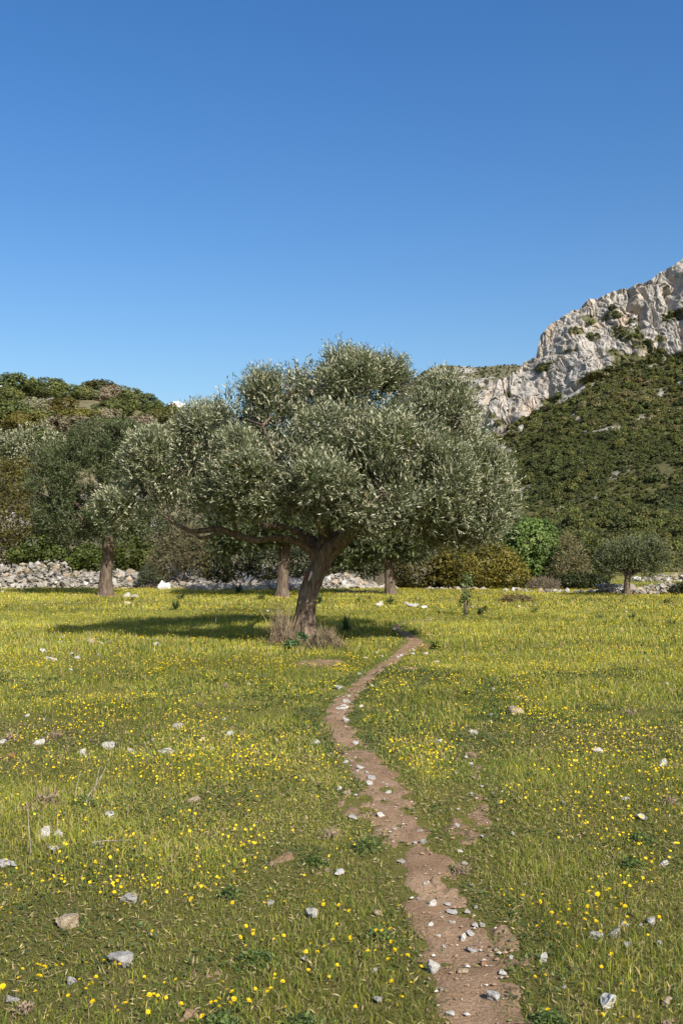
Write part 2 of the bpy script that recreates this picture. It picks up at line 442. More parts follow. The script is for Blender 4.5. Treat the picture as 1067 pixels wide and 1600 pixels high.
# left hill
hill_crest = lut([(-700, 560), (-200, 602), (0, 620), (100, 616), (150, 620), (200, 632), (250, 650), (300, 674), (350, 702), (430, 745), (520, 800), (620, 850), (720, 885), (760, 893)])
uh = np.linspace(-700, 760, 160)
crest_Y = np.interp(uh, [-700, 300, 760], [165, 145, 120])
n_k = 60
v = np.linspace(0, 1, n_k)
cz = P(uh, hill_crest(uh), crest_Y)          # crest points
X = np.empty((len(uh), n_k + 6)); Yh = X.copy(); Zh = X.copy()
for c in range(len(uh)):
    Yf = 66 + 0.0 * uh[c]
    Yv = Yf + (crest_Y[c] - Yf) * v
    zv = -0.3 + (cz[c, 2] + 0.3) * (0.55 * v + 0.45 * np.sin(v * math.pi / 2) ** 1.3)
    Xv = (uh[c] - CX) / F_PX * Yv
    back = np.linspace(0, 1, 7)[1:]
    X[c] = np.concatenate([Xv, (uh[c] - CX) / F_PX * (crest_Y[c] + 90 * back)])
    Yh[c] = np.concatenate([Yv, crest_Y[c] + 90 * back])
    Zh[c] = np.concatenate([zv, cz[c, 2] - (cz[c, 2] + 4) * back ** 1.5])
Zh += 0.7 * fbm(X / 14, Yh / 14, 0, 51, 4) * np.clip((Yh - 66) / 30, 0, 1) * np.clip(Zh / 3, 0, 1)
hill_rock = np.clip((fbm(X / 9, Yh / 9, 0, 61, 4) - 0.35) * 4, 0, 1)
HV = np.stack([X, Yh, Zh], -1)
M_HILL = hill_mat('hillside_earth', (0.22, 0.2, 0.18), (0.42, 0.39, 0.35), (0.3, 0.22, 0.15), (0.12, 0.11, 0.06), (0.22, 0.195, 0.12), 0.6)
hc = np.repeat(hill_rock.reshape(-1, 1), 3, 1)
hill = link('hill', mesh_np('hill', HV.reshape(-1, 3), grid_faces(len(uh), n_k + 6), col=hc, smooth=True, mat=M_HILL))
tag(hill, 'low scrubby hill rising behind the meadow on the left', kind='structure')

def hill_at(px, py):
    """point of the hill seen at the pixel"""
    c = int(np.clip(round((px + 700) / 1460 * 159), 0, 159))
    col = HV[c, :n_k]
    dy = F_PX * (col[:, 2] - CAM_H) / col[:, 1]
    pyv = HORIZ - dy
    k = int(np.argmin(np.abs(pyv - py)))
    Y = col[k, 1]
    return np.array([(px - CX) / F_PX * Y, Y, col[k, 2]])

# mountain with cliff
m_crest = lut([(480, 868), (600, 800), (700, 722), (742, 690), (752, 668), (762, 628), (774, 599), (800, 582), (813, 571), (828, 560), (838, 556), (846, 522), (856, 510), (874, 497),
               (923, 468), (965, 452), (1000, 441), (1026, 431), (1045, 418), (1067, 405), (1120, 376), (1200, 345), (1500, 300)])
m_base = lut([(480, 872), (600, 806), (700, 730), (742, 702), (760, 688), (790, 674), (851, 640), (908, 604), (965, 580), (1067, 560), (1200, 520), (1500, 430)])
u1 = np.concatenate([np.linspace(480, 740, 60), np.linspace(741, 1110, 400), np.linspace(1116, 1500, 60)])
foot_Y = np.interp(u1, [480, 1500], [150, 120]); base_Y = np.interp(u1, [480, 760, 1067, 1500], [430, 440, 400, 340])
crest_h = m_base(u1) - m_crest(u1)
crest_Y = base_Y + 6 + 0.16 * crest_h
kpy = np.stack([np.full_like(u1, 893.0 + 6), m_base(u1), m_crest(u1), m_crest(u1) + 70], 1)
kY = np.stack([foot_Y, base_Y, crest_Y, crest_Y + 200], 1)
rows = np.concatenate([np.linspace(0, 1, 70)[:-1], np.linspace(1, 2, 170)[:-1], np.linspace(2, 3, 8)])
MV = sheet(u1, kpy, kY, rows)
rowg = np.broadcast_to(rows, MV.shape[:2])
x, y, z = MV[..., 0], MV[..., 1], MV[..., 2]
cl = np.clip((rowg - 0.97) / 0.1, 0, 1) * np.clip((2.06 - rowg) / 0.08, 0, 1) * np.clip(crest_h / 40, 0.1, 1)[:, None]
wx = x + 2.2 * noise(x / 6, z / 6, 0, 66) + 0.9 * noise(x / 2, z / 2, 0, 67); wz = z + 2.2 * noise(x / 6, z / 6, 0, 68) + 0.9 * noise(x / 2, z / 2, 0, 69)
def crev(n_): return np.minimum(np.abs(n_) * 3.2, 1.0)
but = (7.0 * noise(x / 17, 0, z / 60, 70) + 5.5 * crev(noise(wx / 15.0, 7.1, wz / 90, 62)) + 3.5 * crev(noise(wx / 8.0, 3.3, wz / 60, 71)) + 2.2 * noise(wx / 5, wz / 9, 0, 64)
       + 1.8 * crev(noise(wx / 3.4, 0.7, wz / 16, 72)) + 1.0 * crev(noise(wx / 1.5, wz / 4.5, 0, 73)) + 0.5 * noise(x / 0.9, z / 1.0, 0, 74) + 0.25 * noise(x / 0.45, z / 0.5, 0, 63))
led = np.floor(z / 7.0 + 0.8 * noise(x / 12, z / 12, 0, 75)) * 0.9
dY = -(but - 8.0) * cl
MV[..., 1] = y + dY
outc = np.clip((noise(x / 9, y / 12, 0, 85) + 0.6 * noise(x / 4, y / 5, 0, 86) - 0.55) * 4, 0, 1) * np.clip((rowg - 0.72) * 5, 0, 1) * (rowg < 1.02) * np.clip((x - 60) / 30, 0, 1)
MV[..., 2] = z + outc * (4.0 + 1.5 * noise(x / 2, y / 2, 0, 87)) + cl * (1.3 * noise(x / 3, z / 4, 0, 76) + 0.6 * noise(x / 1.3, z / 1.6, 0, 78)) + np.clip(1 - rowg, 0, 1) * np.clip(rowg * 6, 0, 1) * (2.2 * fbm(x / 22, y / 22, 0, 77, 3) + 5.0 * noise(x / 38 + y / 160, y / 90, 0, 79))
rockn = fbm(x / 9, z / 6, 0, 80, 4)
rock = np.clip((rowg - 1.04 + 0.20 * rockn + 0.16 * noise(x / 30, z / 20, 0, 84)) * 14, 0, 1)
shelf = noise(x / 14 + z / 30, z / 5.5, 0, 81) + 0.6 * noise(x / 5, z / 3.0, 0, 82)
right = np.clip((x - 85) / 40, 0, 1) * np.clip((1.62 - rowg) / 0.3, 0, 1)
veg = np.clip((shelf + 0.75 * right - 0.55 - 1.2 * np.clip(rowg - 1.72, 0, 1) * 4) * 6, 0, 1)
rock = rock * (1 - 0.85 * veg)
scar = np.clip((fbm(x / 16 + y / 60, y / 26, 0, 83, 3) - 0.80) * 6, 0, 1) * (rowg < 1) * (rowg > 0.12)
for (sx, sy, sw, sh) in ((818, 768, 20, 9), (800, 705, 14, 6), (930, 785, 5, 6), (855, 662, 12, 4), (900, 650, 6, 8), (1035, 615, 6, 8), (1050, 640, 8, 5), (975, 735, 22, 3), (790, 755, 10, 3)):
    ppx = CX + F_PX * MV[..., 0] / MV[..., 1]; ppy = HORIZ - F_PX * (MV[..., 2] - CAM_H) / MV[..., 1]
    a = (ppx - sx) / sw + 0.25 * rockn; b = (ppy - sy + 0.5 * (ppx - sx)) / sh
    scar = np.maximum(scar, np.clip((1 - np.hypot(a, b)) * 4, 0, 1))
rock = np.maximum(np.maximum(rock, 0.9 * scar), 0.85 * (outc > 0.4))
M_MTN = hill_mat('mountain_limestone', (0.19, 0.175, 0.155), (0.46, 0.43, 0.385), (0.46, 0.335, 0.22), (0.07, 0.075, 0.03), (0.14, 0.13, 0.06), 0.35)
mountain = link('mountain', mesh_np('mountain', MV.reshape(-1, 3), grid_faces(*MV.shape[:2]), col=np.repeat(rock.reshape(-1, 1), 3, 1), smooth=False, mat=M_MTN))
tag(mountain, 'mountain with pale limestone cliff above a dark green scrub slope', kind='structure')

# far ridge
r_crest = lut([(300, 800), (500, 705), (600, 634), (640, 596), (662, 580), (690, 570), (715, 572), (745, 574), (790, 570), (815, 571), (900, 560), (1100, 540)])
u2 = np.linspace(300, 1100, 240)
kpy = np.stack([np.full_like(u2, 820.0), r_crest(u2) + 118, r_crest(u2) + 22, r_crest(u2), r_crest(u2) + 40], 1)
kY = np.stack([np.full_like(u2, 640.0), np.full_like(u2, 800.0), np.full_like(u2, 860.0), np.full_like(u2, 960.0), np.full_like(u2, 1200.0)], 1)
rows2 = np.concatenate([np.linspace(0, 1, 10)[:-1], np.linspace(1, 2, 90)[:-1], np.linspace(2, 3, 40)[:-1], np.linspace(3, 4, 5)])
RV = sheet(u2, kpy, kY, rows2)
x, y, z = RV[..., 0].copy(), RV[..., 1].copy(), RV[..., 2].copy()
rg = np.broadcast_to(rows2, RV.shape[:2])
cl2 = np.clip((rg - 0.9) * 3, 0, 1) * np.clip((2.3 - rg) * 3, 0, 1)
RV[..., 1] -= cl2 * (16 * noise(x / 40, z / 60, 0, 90) + 9 * noise(x / 15, z / 18, 0, 91) + 5 * noise(x / 6, z / 6, 0, 92) + 3.5 * noise(x / 3, z / 3, 0, 89))
RV[..., 2] += cl2 * 3 * noise(x / 9, z / 8, 0, 93)
rk2 = np.clip((fbm(x / 30, z / 14, 0, 94, 4) + 1.1 * np.clip((2.0 - rg), 0, 0.6) - 0.15) * 3, 0, 1)
M_RIDGE = hill_mat('ridge_limestone', (0.26, 0.235, 0.21), (0.42, 0.395, 0.36), (0.40, 0.31, 0.22), (0.10, 0.10, 0.055), (0.17, 0.155, 0.10), 0.2)
ridge = link('ridge', mesh_np('ridge', RV.reshape(-1, 3), grid_faces(*RV.shape[:2]), col=np.repeat(rk2.reshape(-1, 1), 3, 1), mat=M_RIDGE))
tag(ridge, 'distant rocky ridge with sparse scrub behind the cliff', kind='structure')

# ------------------------------------------------------------------ foliage builders
def leaf_quads(base, d, nrm, length, width, fold=0.0):
    """rhombic leaves; base,d,nrm (N,3); returns verts (4N,3), quads"""
    side = unit(np.cross(d, nrm))
    L = length[:, None]; W = width[:, None]
    v0 = base; v2 = base + d * L
    mid = base + d * L * 0.45
    v1 = mid + side * W * 0.5; v3 = mid - side * W * 0.5
    V = np.stack([v0, v1, v2, v3], 1).reshape(-1, 3)
    Fq = np.arange(len(base) * 4, dtype=np.int32).reshape(-1, 4)
    return V, Fq

def pick_in_lobes(rng, lobes, n, lo=0.45, power=2.2, clump=None, thr=-0.2, drop=True):
    """points in the outer shell of a union of ellipsoids, with outward directions; lobes rows: x y z rx ry rz"""
    L = np.asarray(lobes, float)
    wgt = (L[:, 3] * L[:, 4] * L[:, 5]) ** (2 / 3); wgt /= wgt.sum()
    pts, dirs = [], []
    have = 0
    while have < n:
        m = int((n - have) * 1.8) + 200
        k = rng.choice(len(L), m, p=wgt)
        d = unit(rng.normal(size=(m, 3)))
        r = lo + (1.04 - lo) * rng.random(m) ** (1 / power)
        wob = 1 + 0.16 * noise(d[:, 0] * 2.2 + k * 3.1, d[:, 1] * 2.2, d[:, 2] * 2.2, 5)
        p = L[k, :3] + d * L[k, 3:6] * (r * wob)[:, None]
        keep = np.ones(m, bool)
        # drop points that lie deep within another lobe
        for q in range(len(L) if drop else 0):
            e = np.linalg.norm((p - L[q, :3]) / L[q, 3:6], axis=1)
            keep &= ~((e < lo * 0.92) & (k != q))
        if clump:
            keep &= fbm(p[:, 0] / clump, p[:, 1] / clump, p[:, 2] / clump, 8, 2) > thr + 0.5 * (rng.random(m) - 0.5)
        pts.append(p[keep]); dirs.append(unit(d / L[k, 3:6])[keep]); have += int(keep.sum())
    return np.concatenate(pts)[:n], np.concatenate(dirs)[:n]

def olive_leaves(rng, lobes, n_twigs, per, tl, ll, lw, clump, c_lo, c_hi, thr=-0.35, lo=0.45, drop=True, outw=None):
    p, d = pick_in_lobes(rng, lobes, n_twigs, lo, 2.0, clump, thr, drop)
    if outw is not None: d = unit(d * 0.8 + unit(p - outw) * 0.5)
    up = np.array([0, 0, 1.0])
    td = unit(d * 0.75 + up * 0.6 + rng.normal(size=p.shape) * 0.3)
    tlen = tl * (0.6 + 0.8 * rng.random(n_twigs))
    ref = unit(np.cross(td, rng.normal(size=p.shape)))
    ref2 = np.cross(td, ref)
    # twig tint: greener inside, silvery outside comes from the undersides
    tint = rng.random(n_twigs)
    t = (np.arange(per) + 0.5) / per
    B, D, N, Ls, Ws, C = [], [], [], [], [], []
    for q in range(per):
        a = q * 2.4 + rng.random(n_twigs) * 0.9
        perp = ref * np.cos(a)[:, None] + ref2 * np.sin(a)[:, None]
        droop = 0.34 + 0.42 * rng.random(n_twigs)
        ld = unit(td * (1.25 - droop)[:, None] + perp * droop[:, None] + rng.normal(size=p.shape) * 0.14)
        ln = unit(td - ld * np.sum(td * ld, 1)[:, None] + rng.normal(size=p.shape) * 0.35)
        B.append(p + td * (tlen * t[q])[:, None]); D.append(ld); N.append(ln)
        Ls.append(ll * (0.65 + 0.6 * rng.random(n_twigs))); Ws.append(lw * (0.75 + 0.5 * rng.random(n_twigs)))
        mixv = np.clip(tint * 0.7 + 0.45 * rng.random(n_twigs), 0, 1)[:, None]
        c = np.array(c_lo) * (1 - mixv) + np.array(c_hi) * mixv
        flip = rng.random(n_twigs) < (0.09 + 0.24 * t[q])
        N[-1] = np.where(flip[:, None], -N[-1], N[-1])
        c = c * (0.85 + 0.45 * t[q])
        yel = rng.random(n_twigs) < 0.0018
        c[yel] = (0.42, 0.22, 0.02)
        C.append(c)
    B, D, N = map(np.concatenate, (B, D, N)); Ls, Ws, C = np.concatenate(Ls), np.concatenate(Ws), np.concatenate(C)
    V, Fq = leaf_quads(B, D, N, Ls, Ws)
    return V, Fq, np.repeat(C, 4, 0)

def bush_leaves(rng, lobes, n, size, clump, c_lo, c_hi, thr=-0.35, lo=0.5, aspect=0.7, up=0.35, spread=0.75):
    p, d = pick_in_lobes(rng, lobes, n, lo, 2.0, clump, thr)
    nrm = unit(d + np.array([0, 0, up]) + rng.normal(size=p.shape) * spread)
    ld = unit(np.cross(nrm, rng.normal(size=p.shape)))
    L = size * (0.6 + 0.8 * rng.random(n)); W = L * aspect
    V, Fq = leaf_quads(p - ld * L[:, None] * 0.5, ld, nrm, L, W)
    m = np.clip(0.5 + 0.45 * fbm(p[:, 0] / (clump * 2), p[:, 1] / (clump * 2), p[:, 2] / (clump * 2), 12, 2) + 0.35 * (rng.random(n) - 0.5), 0, 1)[:, None]
    C = np.array(c_lo) * (1 - m) + np.array(c_hi) * m
    return V, Fq, np.repeat(C, 4, 0)

OL_LO, OL_HI = (0.028, 0.042, 0.014), (0.084, 0.104, 0.034)

# ------------------------------------------------------------------ the big olive tree
rng = np.random.default_rng(7)
TX, TY = (float(v) for v in G(478, 1002))
def T(px, py, dy=0.0):
    return P(px, py, TY + dy)
tree = bpy.data.objects.new('olive_tree', None); COL.objects.link(tree); tree.location = (TX, TY, 0)
tag(tree, 'large spreading olive tree with leaning trunk standing alone beside the path', 'tree')
org = np.array([TX, TY, 0.0])
M2 = TY / F_PX   # metres per photo pixel there

trunk_path = [T(479, 1012), T(478, 1000), T(476, 975), T(477, 950), T(482, 925), T(490, 903), T(500, 882), T(507, 866), T(510, 852)]
V, Q = tube(trunk_path, [r * M2 for r in (27, 20.5, 16.5, 15.5, 15.5, 16, 16, 17, 13)], 36, 0.10, 3)
trunk = link('trunk', mesh_np('trunk', V - org, Q, smooth=True, mat=M_BARK), tree)
limbs = [
    ([T(498, 884), T(487, 862, -.05), T(470, 849, -.15), T(448, 842, -.2), T(425, 841, -.3), T(398, 845, -.35), T(374, 838, -.4), T(345, 826, -.5), T(318, 829, -.55), T(298, 831, -.6), T(282, 822, -.6), T(266, 812, -.6), T(250, 800, -.6), T(238, 782, -.6), T(228, 765, -.5)],
     [14, 11, 9, 8, 7.5, 8, 7.5, 6.8, 6, 5, 4.2, 3.6, 3, 2.4, 1.5]),
    ([T(503, 872), T(488, 845, .3), T(465, 830, .5), T(440, 824, .7), T(412, 822, .8), T(380, 800, 1.0), T(350, 760, 1.2), T(320, 720, 1.2)], [14, 11, 9, 7.5, 6.5, 5.5, 4, 2]),
    ([T(506, 866), T(524, 854, -.1), T(545, 836, -.2), T(565, 815, -.4), T(600, 790, -.6), T(650, 765, -.8), T(700, 740, -.8), T(740, 715, -.7)], [19, 16, 13, 11, 9, 7, 5, 2.5]),
    ([T(507, 868), T(510, 845, .1), T(511, 820, .2), T(505, 780, .1), T(512, 730, 0), T(528, 670, 0), T(545, 610, 0), T(556, 565, 0)], [20, 18, 15, 12, 9.5, 7, 4.5, 2]),
    ([T(510, 850), T(525, 838, .3), T(550, 832, .7), T(590, 820, 1.1), T(640, 800, 1.6), T(700, 780, 2.0), T(740, 760, 2.1)], [13, 11, 9, 7.5, 6, 4, 2]),
    ([T(511, 835), T(490, 800, -.4), T(460, 760, -.9), T(430, 710, -1.3), T(410, 665, -1.4)], [11, 9, 7, 5, 2]),
    ([T(509, 810), T(540, 770, -.6), T(575, 720, -1.2), T(600, 670, -1.4)], [10, 8, 5.5, 2]),
    ([T(508, 800), T(530, 750, .8), T(600, 690, 1.6), T(660, 640, 1.8), T(690, 610, 1.8)], [10, 8, 6, 4, 2]),
    ([T(508, 790), T(480, 740, 1.0), T(450, 690, 1.8), T(420, 660, 2.2)], [10, 8, 5, 2]),
    ([T(345, 830, -.5), T(325, 840, -.6), T(312, 841, -.7), T(303, 834, -.8)], [4, 3.2, 2.6, 1]),
    ([T(372, 838, -.4), T(366, 815, -.5), T(360, 790, -.6), T(340, 750, -.8)], [4, 3.2, 2.6, 1.2]),
]
for k, (pp, rr) in enumerate(limbs):
    V, Q = tube(pp, np.array(rr) * M2 * (0.66 if k == 0 else 0.8), 14, 0.09, 20 + k)
    link('limb', mesh_np('limb', V - org, Q, smooth=True, mat=M_BARK), tree)

LOB = [  # photo x, photo y, depth offset, radius across px, radius up px, radius deep (m)
    (190, 788, -0.5, 36, 36, 0.5), (218, 752, -0.5, 46, 42, 0.7), (255, 726, -0.4, 58, 50, 0.9), (300, 735, -0.6, 72, 62, 1.0), (275, 775, -0.3, 52, 34, 0.8), (330, 690, -0.3, 66, 62, 1.1),
    (375, 655, -0.2, 55, 52, 1.0), (390, 740, -1.3, 72, 66, 1.0), (355, 776, -0.7, 60, 34, 0.9), (440, 660, -0.4, 52, 58, 1.0), (420, 784, -1.2, 60, 34, 0.9),
    (425, 628, -0.1, 50, 46, 0.9), (452, 616, 0.0, 46, 44, 0.9), (485, 612, 0.0, 52, 48, 0.9), (525, 602, 0.0, 50, 44, 0.8), (563, 592, 0.0, 46, 38, 0.7), (604, 598, 0.0, 30, 22, 0.5), (550, 628, 0.2, 56, 42, 0.9), (470, 725, -1.7, 62, 62, 0.9), (525, 680, -1.4, 70, 58, 1.0),
    (505, 758, -2.1, 70, 54, 0.9), (588, 690, -1.6, 66, 62, 1.0), (600, 770, -2.1, 72, 62, 1.0), (676, 648, 0.0, 38, 54, 0.9), (698, 622, 0.1, 34, 42, 0.7), (712, 672, -0.3, 42, 56, 1.0), (660, 710, -1.2, 64, 58, 1.0),
    (690, 775, -1.4, 62, 60, 1.0), (740, 745, -0.6, 52, 56, 1.0), (770, 775, -0.5, 36, 42, 0.8), (745, 812, -0.7, 50, 40, 0.9), (700, 828, -0.6, 54, 34, 0.9), (575, 800, -1.6, 50, 32, 0.8), (640, 822, -1.2, 45, 28, 0.8), (490, 800, -1.5, 48, 32, 0.8), (455, 790, -1.6, 46, 34, 0.8),
    # behind
    (350, 700, 1.4, 80, 58, 1.1), (290, 755, 0.7, 55, 44, 0.8), (400, 720, 2.0, 70, 45, 1.2), (520, 665, 2.0, 70, 55, 1.2), (600, 700, 2.2, 85, 60, 1.2), (690, 700, 1.9, 80, 80, 1.3), (740, 770, 1.2, 60, 60, 1.1), (500, 760, 2.8, 120, 50, 1.0), (640, 790, 2.2, 90, 45, 1.0), (380, 780, 2.0, 90, 40, 1.0),
]
lobes = []
for (a, b, dyy, ra, rb, rd) in LOB:
    c = T(a, b, dyy) - org; k = (TY + dyy) / F_PX
    lobes.append((*c, max(ra - 11, 0.62 * ra) * k, rd * 0.9, max(rb - 12, 0.6 * rb) * k))
lobes = np.array(lobes)
front, rear = lobes[:36], lobes[36:]
sub = []
for Lb in front:
    m_ = int(9 + 26 * (Lb[3] * Lb[5]) / 0.6)
    d_ = unit(rng.normal(size=(m_, 3)) + np.array([0, -0.25, 0.15]))
    c_ = Lb[:3] + d_ * Lb[3:6] * (0.72 + 0.26 * rng.random((m_, 1)))
    r_ = 0.12 + 0.20 * rng.random(m_) ** 1.3
    hole = noise(c_[:, 0] / 0.75 + 5, c_[:, 1] / 0.75, c_[:, 2] / 0.6, 44) < -0.04
    w_ = c_ + org; qx = CX + F_PX * w_[:, 0] / w_[:, 1]; qy = HORIZ - F_PX * (w_[:, 2] - CAM_H) / w_[:, 1]
    for (xa, ya, xb, yb, hw_) in ((426, 650, 452, 750, 17), (640, 618, 656, 730, 15), (500, 648, 615, 650, 11), (300, 775, 345, 700, 9), (560, 740, 580, 800, 9)):
        tt_ = np.clip(((qx - xa) * (xb - xa) + (qy - ya) * (yb - ya)) / ((xb - xa) ** 2 + (yb - ya) ** 2), 0, 1)
        hole |= (np.hypot(qx - xa - tt_ * (xb - xa), qy - ya - tt_ * (yb - ya)) < hw_) & (c_[:, 1] < 0.5)
    inside = np.zeros(m_, bool)
    for Lq in front:
        inside |= np.linalg.norm((c_ - Lq[:3]) / Lq[3:6], axis=1) < 0.62
    for q in np.where(~inside & ~hole)[0]:
        sub.append((*c_[q], r_[q] * 1.1, r_[q] * 1.1, r_[q]))
print('sub clusters', len(sub))
A1 = olive_leaves(rng, np.array(sub), 21500, 12, 0.23, 0.088, 0.0165, None, OL_LO, OL_HI, -1, 0.1, False, np.array([0, 0.6, 1.2]))
A2 = olive_leaves(rng, front, 6000, 10, 0.26, 0.09, 0.024, 0.42, OL_LO, tuple(0.6 * v_ for v_ in OL_HI), -0.1, 0.35)  # inner leaves coloured darker: shade inside the crown put into their colour
A = merge([A1, A2]); A = (A[0], A[1][0], A[2])
Bq = olive_leaves(rng, rear, 6000, 10, 0.28, 0.10, 0.024, 0.5, OL_LO, OL_HI, -0.3, 0.4)
V, Fs, C = merge([A, Bq])
crown = link('crown', mesh_np('crown', V, Fs, col=C, mat=M_OLIVE), tree); crown['kind'] = 'stuff'
# inner branchlets
parts = []
nodes = np.concatenate([np.array(p)[2:] - org for p, _ in limbs])
for L in lobes:
    c = L[:3]
    k = int(np.argmin(np.linalg.norm(nodes - c, axis=1)))
    a = nodes[k]
    parts.append(tube([a, (a + c) / 2 + rng.normal(size=3) * 0.08, c], [0.03, 0.022, 0.014], 5))
    for q in range(9):
        d = unit(rng.normal(size=3) + np.array([0, 0, 0.3]))
        e = c + d * L[3:6] * 0.9
        parts.append(tube([c + (e - c) * 0.05, (c + e) / 2 + rng.normal(size=3) * 0.07, e], [0.012, 0.009, 0.004], 4))
V, Fs, _ = merge(parts)
br = link('branchlet', mesh_np('branchlet', V, Fs, mat=M_BARK), tree); br['kind'] = 'stuff'
# painted blaze on the trunk: thin skin that hugs the bark
from mathutils.bvhtree import BVHTree
tme = trunk.data
bvh = BVHTree.FromPolygons([v.co[:] for v in tme.vertices], [p.vertices[:] for p in tme.polygons])
def decal(name, px_pts, mat):
    pts = []
    for (a, b) in px_pts:
        t = T(a, b) - org; o = np.array([0, 0, CAM_H]) - org
        d = Vector(t - o).normalized()
        h = bvh.ray_cast(Vector(o), d)
        loc = h[0] if h[0] is not None else Vector(t)
        pts.append(loc - d * 0.012)
    n = len(pts) // 2
    Fq = [(k, k + 1, n + k + 1, n + k) for k in range(n - 1)]
    me = bpy.data.meshes.new(name); me.from_pydata([tuple(p) for p in pts], [], Fq); me.materials.append(mat)
    link(name, me, trunk)
m, n, l, b, _ = new_mat('white_paint'); b.inputs['Base Color'].default_value = (0.62, 0.64, 0.66, 1); b.inputs['Roughness'].default_value = 0.8; M_PAINT = m
m, n, l, b, _ = new_mat('red_paint'); b.inputs['Base Color'].default_value = (0.20, 0.03, 0.025, 1); b.inputs['Roughness'].default_value = 0.8; M_PAINT_R = m
decal('white_paint_stripe', [(485.5, 893), (484, 898), (482.5, 903), (481, 907), (488, 893), (487, 898), (485, 903), (483, 907)], M_PAINT)
decal('red_paint_stripe', [(481, 893), (479, 898), (477.5, 903), (476, 907), (485, 893), (483.5, 898), (482, 903), (480.5, 907)], M_PAINT_R)

# ------------------------------------------------------------------ other olives
def far_olive(label, base_px, crown_lobes, trunk_pts, radii, n_tw, seed, group=None, ll=0.145, lw=0.048, lo_c=OL_LO, hi_c=OL_HI, mat=M_OLIVE, base=None):
    r = np.random.default_rng(seed)
    if base is None:
        x0, y0 = (float(v) for v in G(*base_px)); z0 = float(gz(x0, y0))
    else:
        x0, y0, z0 = base
    o0 = np.array([x0, y0, z0]); mm = y0 / F_PX
    t = bpy.data.objects.new('olive_tree', None); COL.objects.link(t); t.location = o0
    tag(t, label, 'tree', group)
    tp = [P(a, b_, y0) for a, b_ in trunk_pts]; tp[0] = tp[0] - np.array([0, 0, 0.1])
    V, Q = tube(tp, np.array(radii) * mm, 20, 0.12, seed, bscale=0.8)
    link('trunk', mesh_np('trunk', V - o0, Q, smooth=True, mat=M_BARK_FAR), t)
    lob = []
    for (a, b_, dyy, ra, rb, rd) in crown_lobes:
        c = P(a, b_, y0 + dyy) - o0
        lob.append((*c, max(ra - 9, ra * 0.65) * mm, rd * 0.9, max(rb - 9, rb * 0.65) * mm))
    lob = np.array(lob)
    top = np.array(tp[-1]) - o0
    for k in range(len(lob)):
        c = lob[k, :3]
        V, Q = tube([top - np.array([0, 0, 0.1]), top * 0.5 + c * 0.5 + r.normal(size=3) * 0.15, c], np.array([radii[-1] * 0.55, radii[-1] * 0.35, 1.0]) * mm, 8, 0.08, k)
        link('limb', mesh_np('limb', V, Q, smooth=True, mat=M_BARK_FAR), t)
    V, Fq, C = olive_leaves(r, lob, n_tw, 8, 0.34, ll, lw, 0.6, lo_c, hi_c, -0.1, 0.55)
    cr = link('crown', mesh_np('crown', V, Fq, col=C, mat=mat), t); cr['kind'] = 'stuff'
    return t

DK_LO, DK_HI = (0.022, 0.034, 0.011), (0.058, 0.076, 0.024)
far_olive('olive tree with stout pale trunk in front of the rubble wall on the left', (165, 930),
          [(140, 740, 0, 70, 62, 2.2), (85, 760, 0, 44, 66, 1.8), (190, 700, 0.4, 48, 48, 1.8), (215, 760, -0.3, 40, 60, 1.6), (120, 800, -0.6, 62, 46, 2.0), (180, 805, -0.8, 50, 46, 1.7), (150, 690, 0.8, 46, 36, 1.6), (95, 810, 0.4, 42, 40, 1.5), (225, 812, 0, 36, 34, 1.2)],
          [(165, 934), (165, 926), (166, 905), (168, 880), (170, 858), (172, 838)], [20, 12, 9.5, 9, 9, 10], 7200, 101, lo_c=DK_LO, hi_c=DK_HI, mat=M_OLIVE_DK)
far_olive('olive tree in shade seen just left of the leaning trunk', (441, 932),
          [(440, 815, 0, 60, 40, 2.2), (385, 838, -0.4, 52, 26, 1.6), (490, 830, 0, 50, 34, 1.8), (420, 770, 0, 70, 50, 2), (365, 815, 0.6, 48, 36, 1.6), (450, 725, 0.5, 80, 50, 2.4), (510, 745, 0.8, 70, 50, 2.2), (350, 850, -0.3, 34, 18, 1.2)],  # high lobes hidden by the big crown, added to shade the rubble bank
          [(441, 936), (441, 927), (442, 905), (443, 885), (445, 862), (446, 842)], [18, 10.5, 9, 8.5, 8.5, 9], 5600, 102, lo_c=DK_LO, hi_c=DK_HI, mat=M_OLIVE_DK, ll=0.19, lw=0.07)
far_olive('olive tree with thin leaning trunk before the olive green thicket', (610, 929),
          [(605, 845, 0, 50, 34, 1.8), (650, 850, -0.3, 36, 30, 1.4), (560, 850, 0, 40, 32, 1.5), (600, 805, 0, 60, 36, 1.8), (545, 870, 0.4, 26, 22, 1.0), (600, 735, 0.4, 80, 50, 2.2), (560, 770, 0.6, 60, 44, 2.0), (655, 828, 0.3, 36, 28, 1.4)],  # upper lobes out of view, added with large leaves to cast shade behind
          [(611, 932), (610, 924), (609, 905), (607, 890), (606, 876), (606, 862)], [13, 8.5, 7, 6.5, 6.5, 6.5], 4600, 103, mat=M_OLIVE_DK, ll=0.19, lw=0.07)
far_olive('small round olive tree in front of the low stone wall on the right', (978, 931),
          [(958, 872, 0, 26, 25, 1.0), (985, 866, 0, 32, 26, 1.1), (1015, 868, 0, 26, 24, 1.0), (1000, 852, 0.2, 28, 16, 0.9), (945, 882, -0.2, 14, 16, 0.6), (1012, 888, -0.2, 24, 17, 0.9), (968, 890, -0.2, 24, 14, 0.8), (1034, 872, 0, 12, 16, 0.6)],
          [(977, 933), (978, 927), (978, 918), (979, 908), (981, 898)], [7.5, 6, 5, 4.6, 4.5], 3800, 104, mat=M_OLIVE_DK, lo_c=OL_LO, hi_c=(0.11, 0.12, 0.05), ll=0.11, lw=0.034)

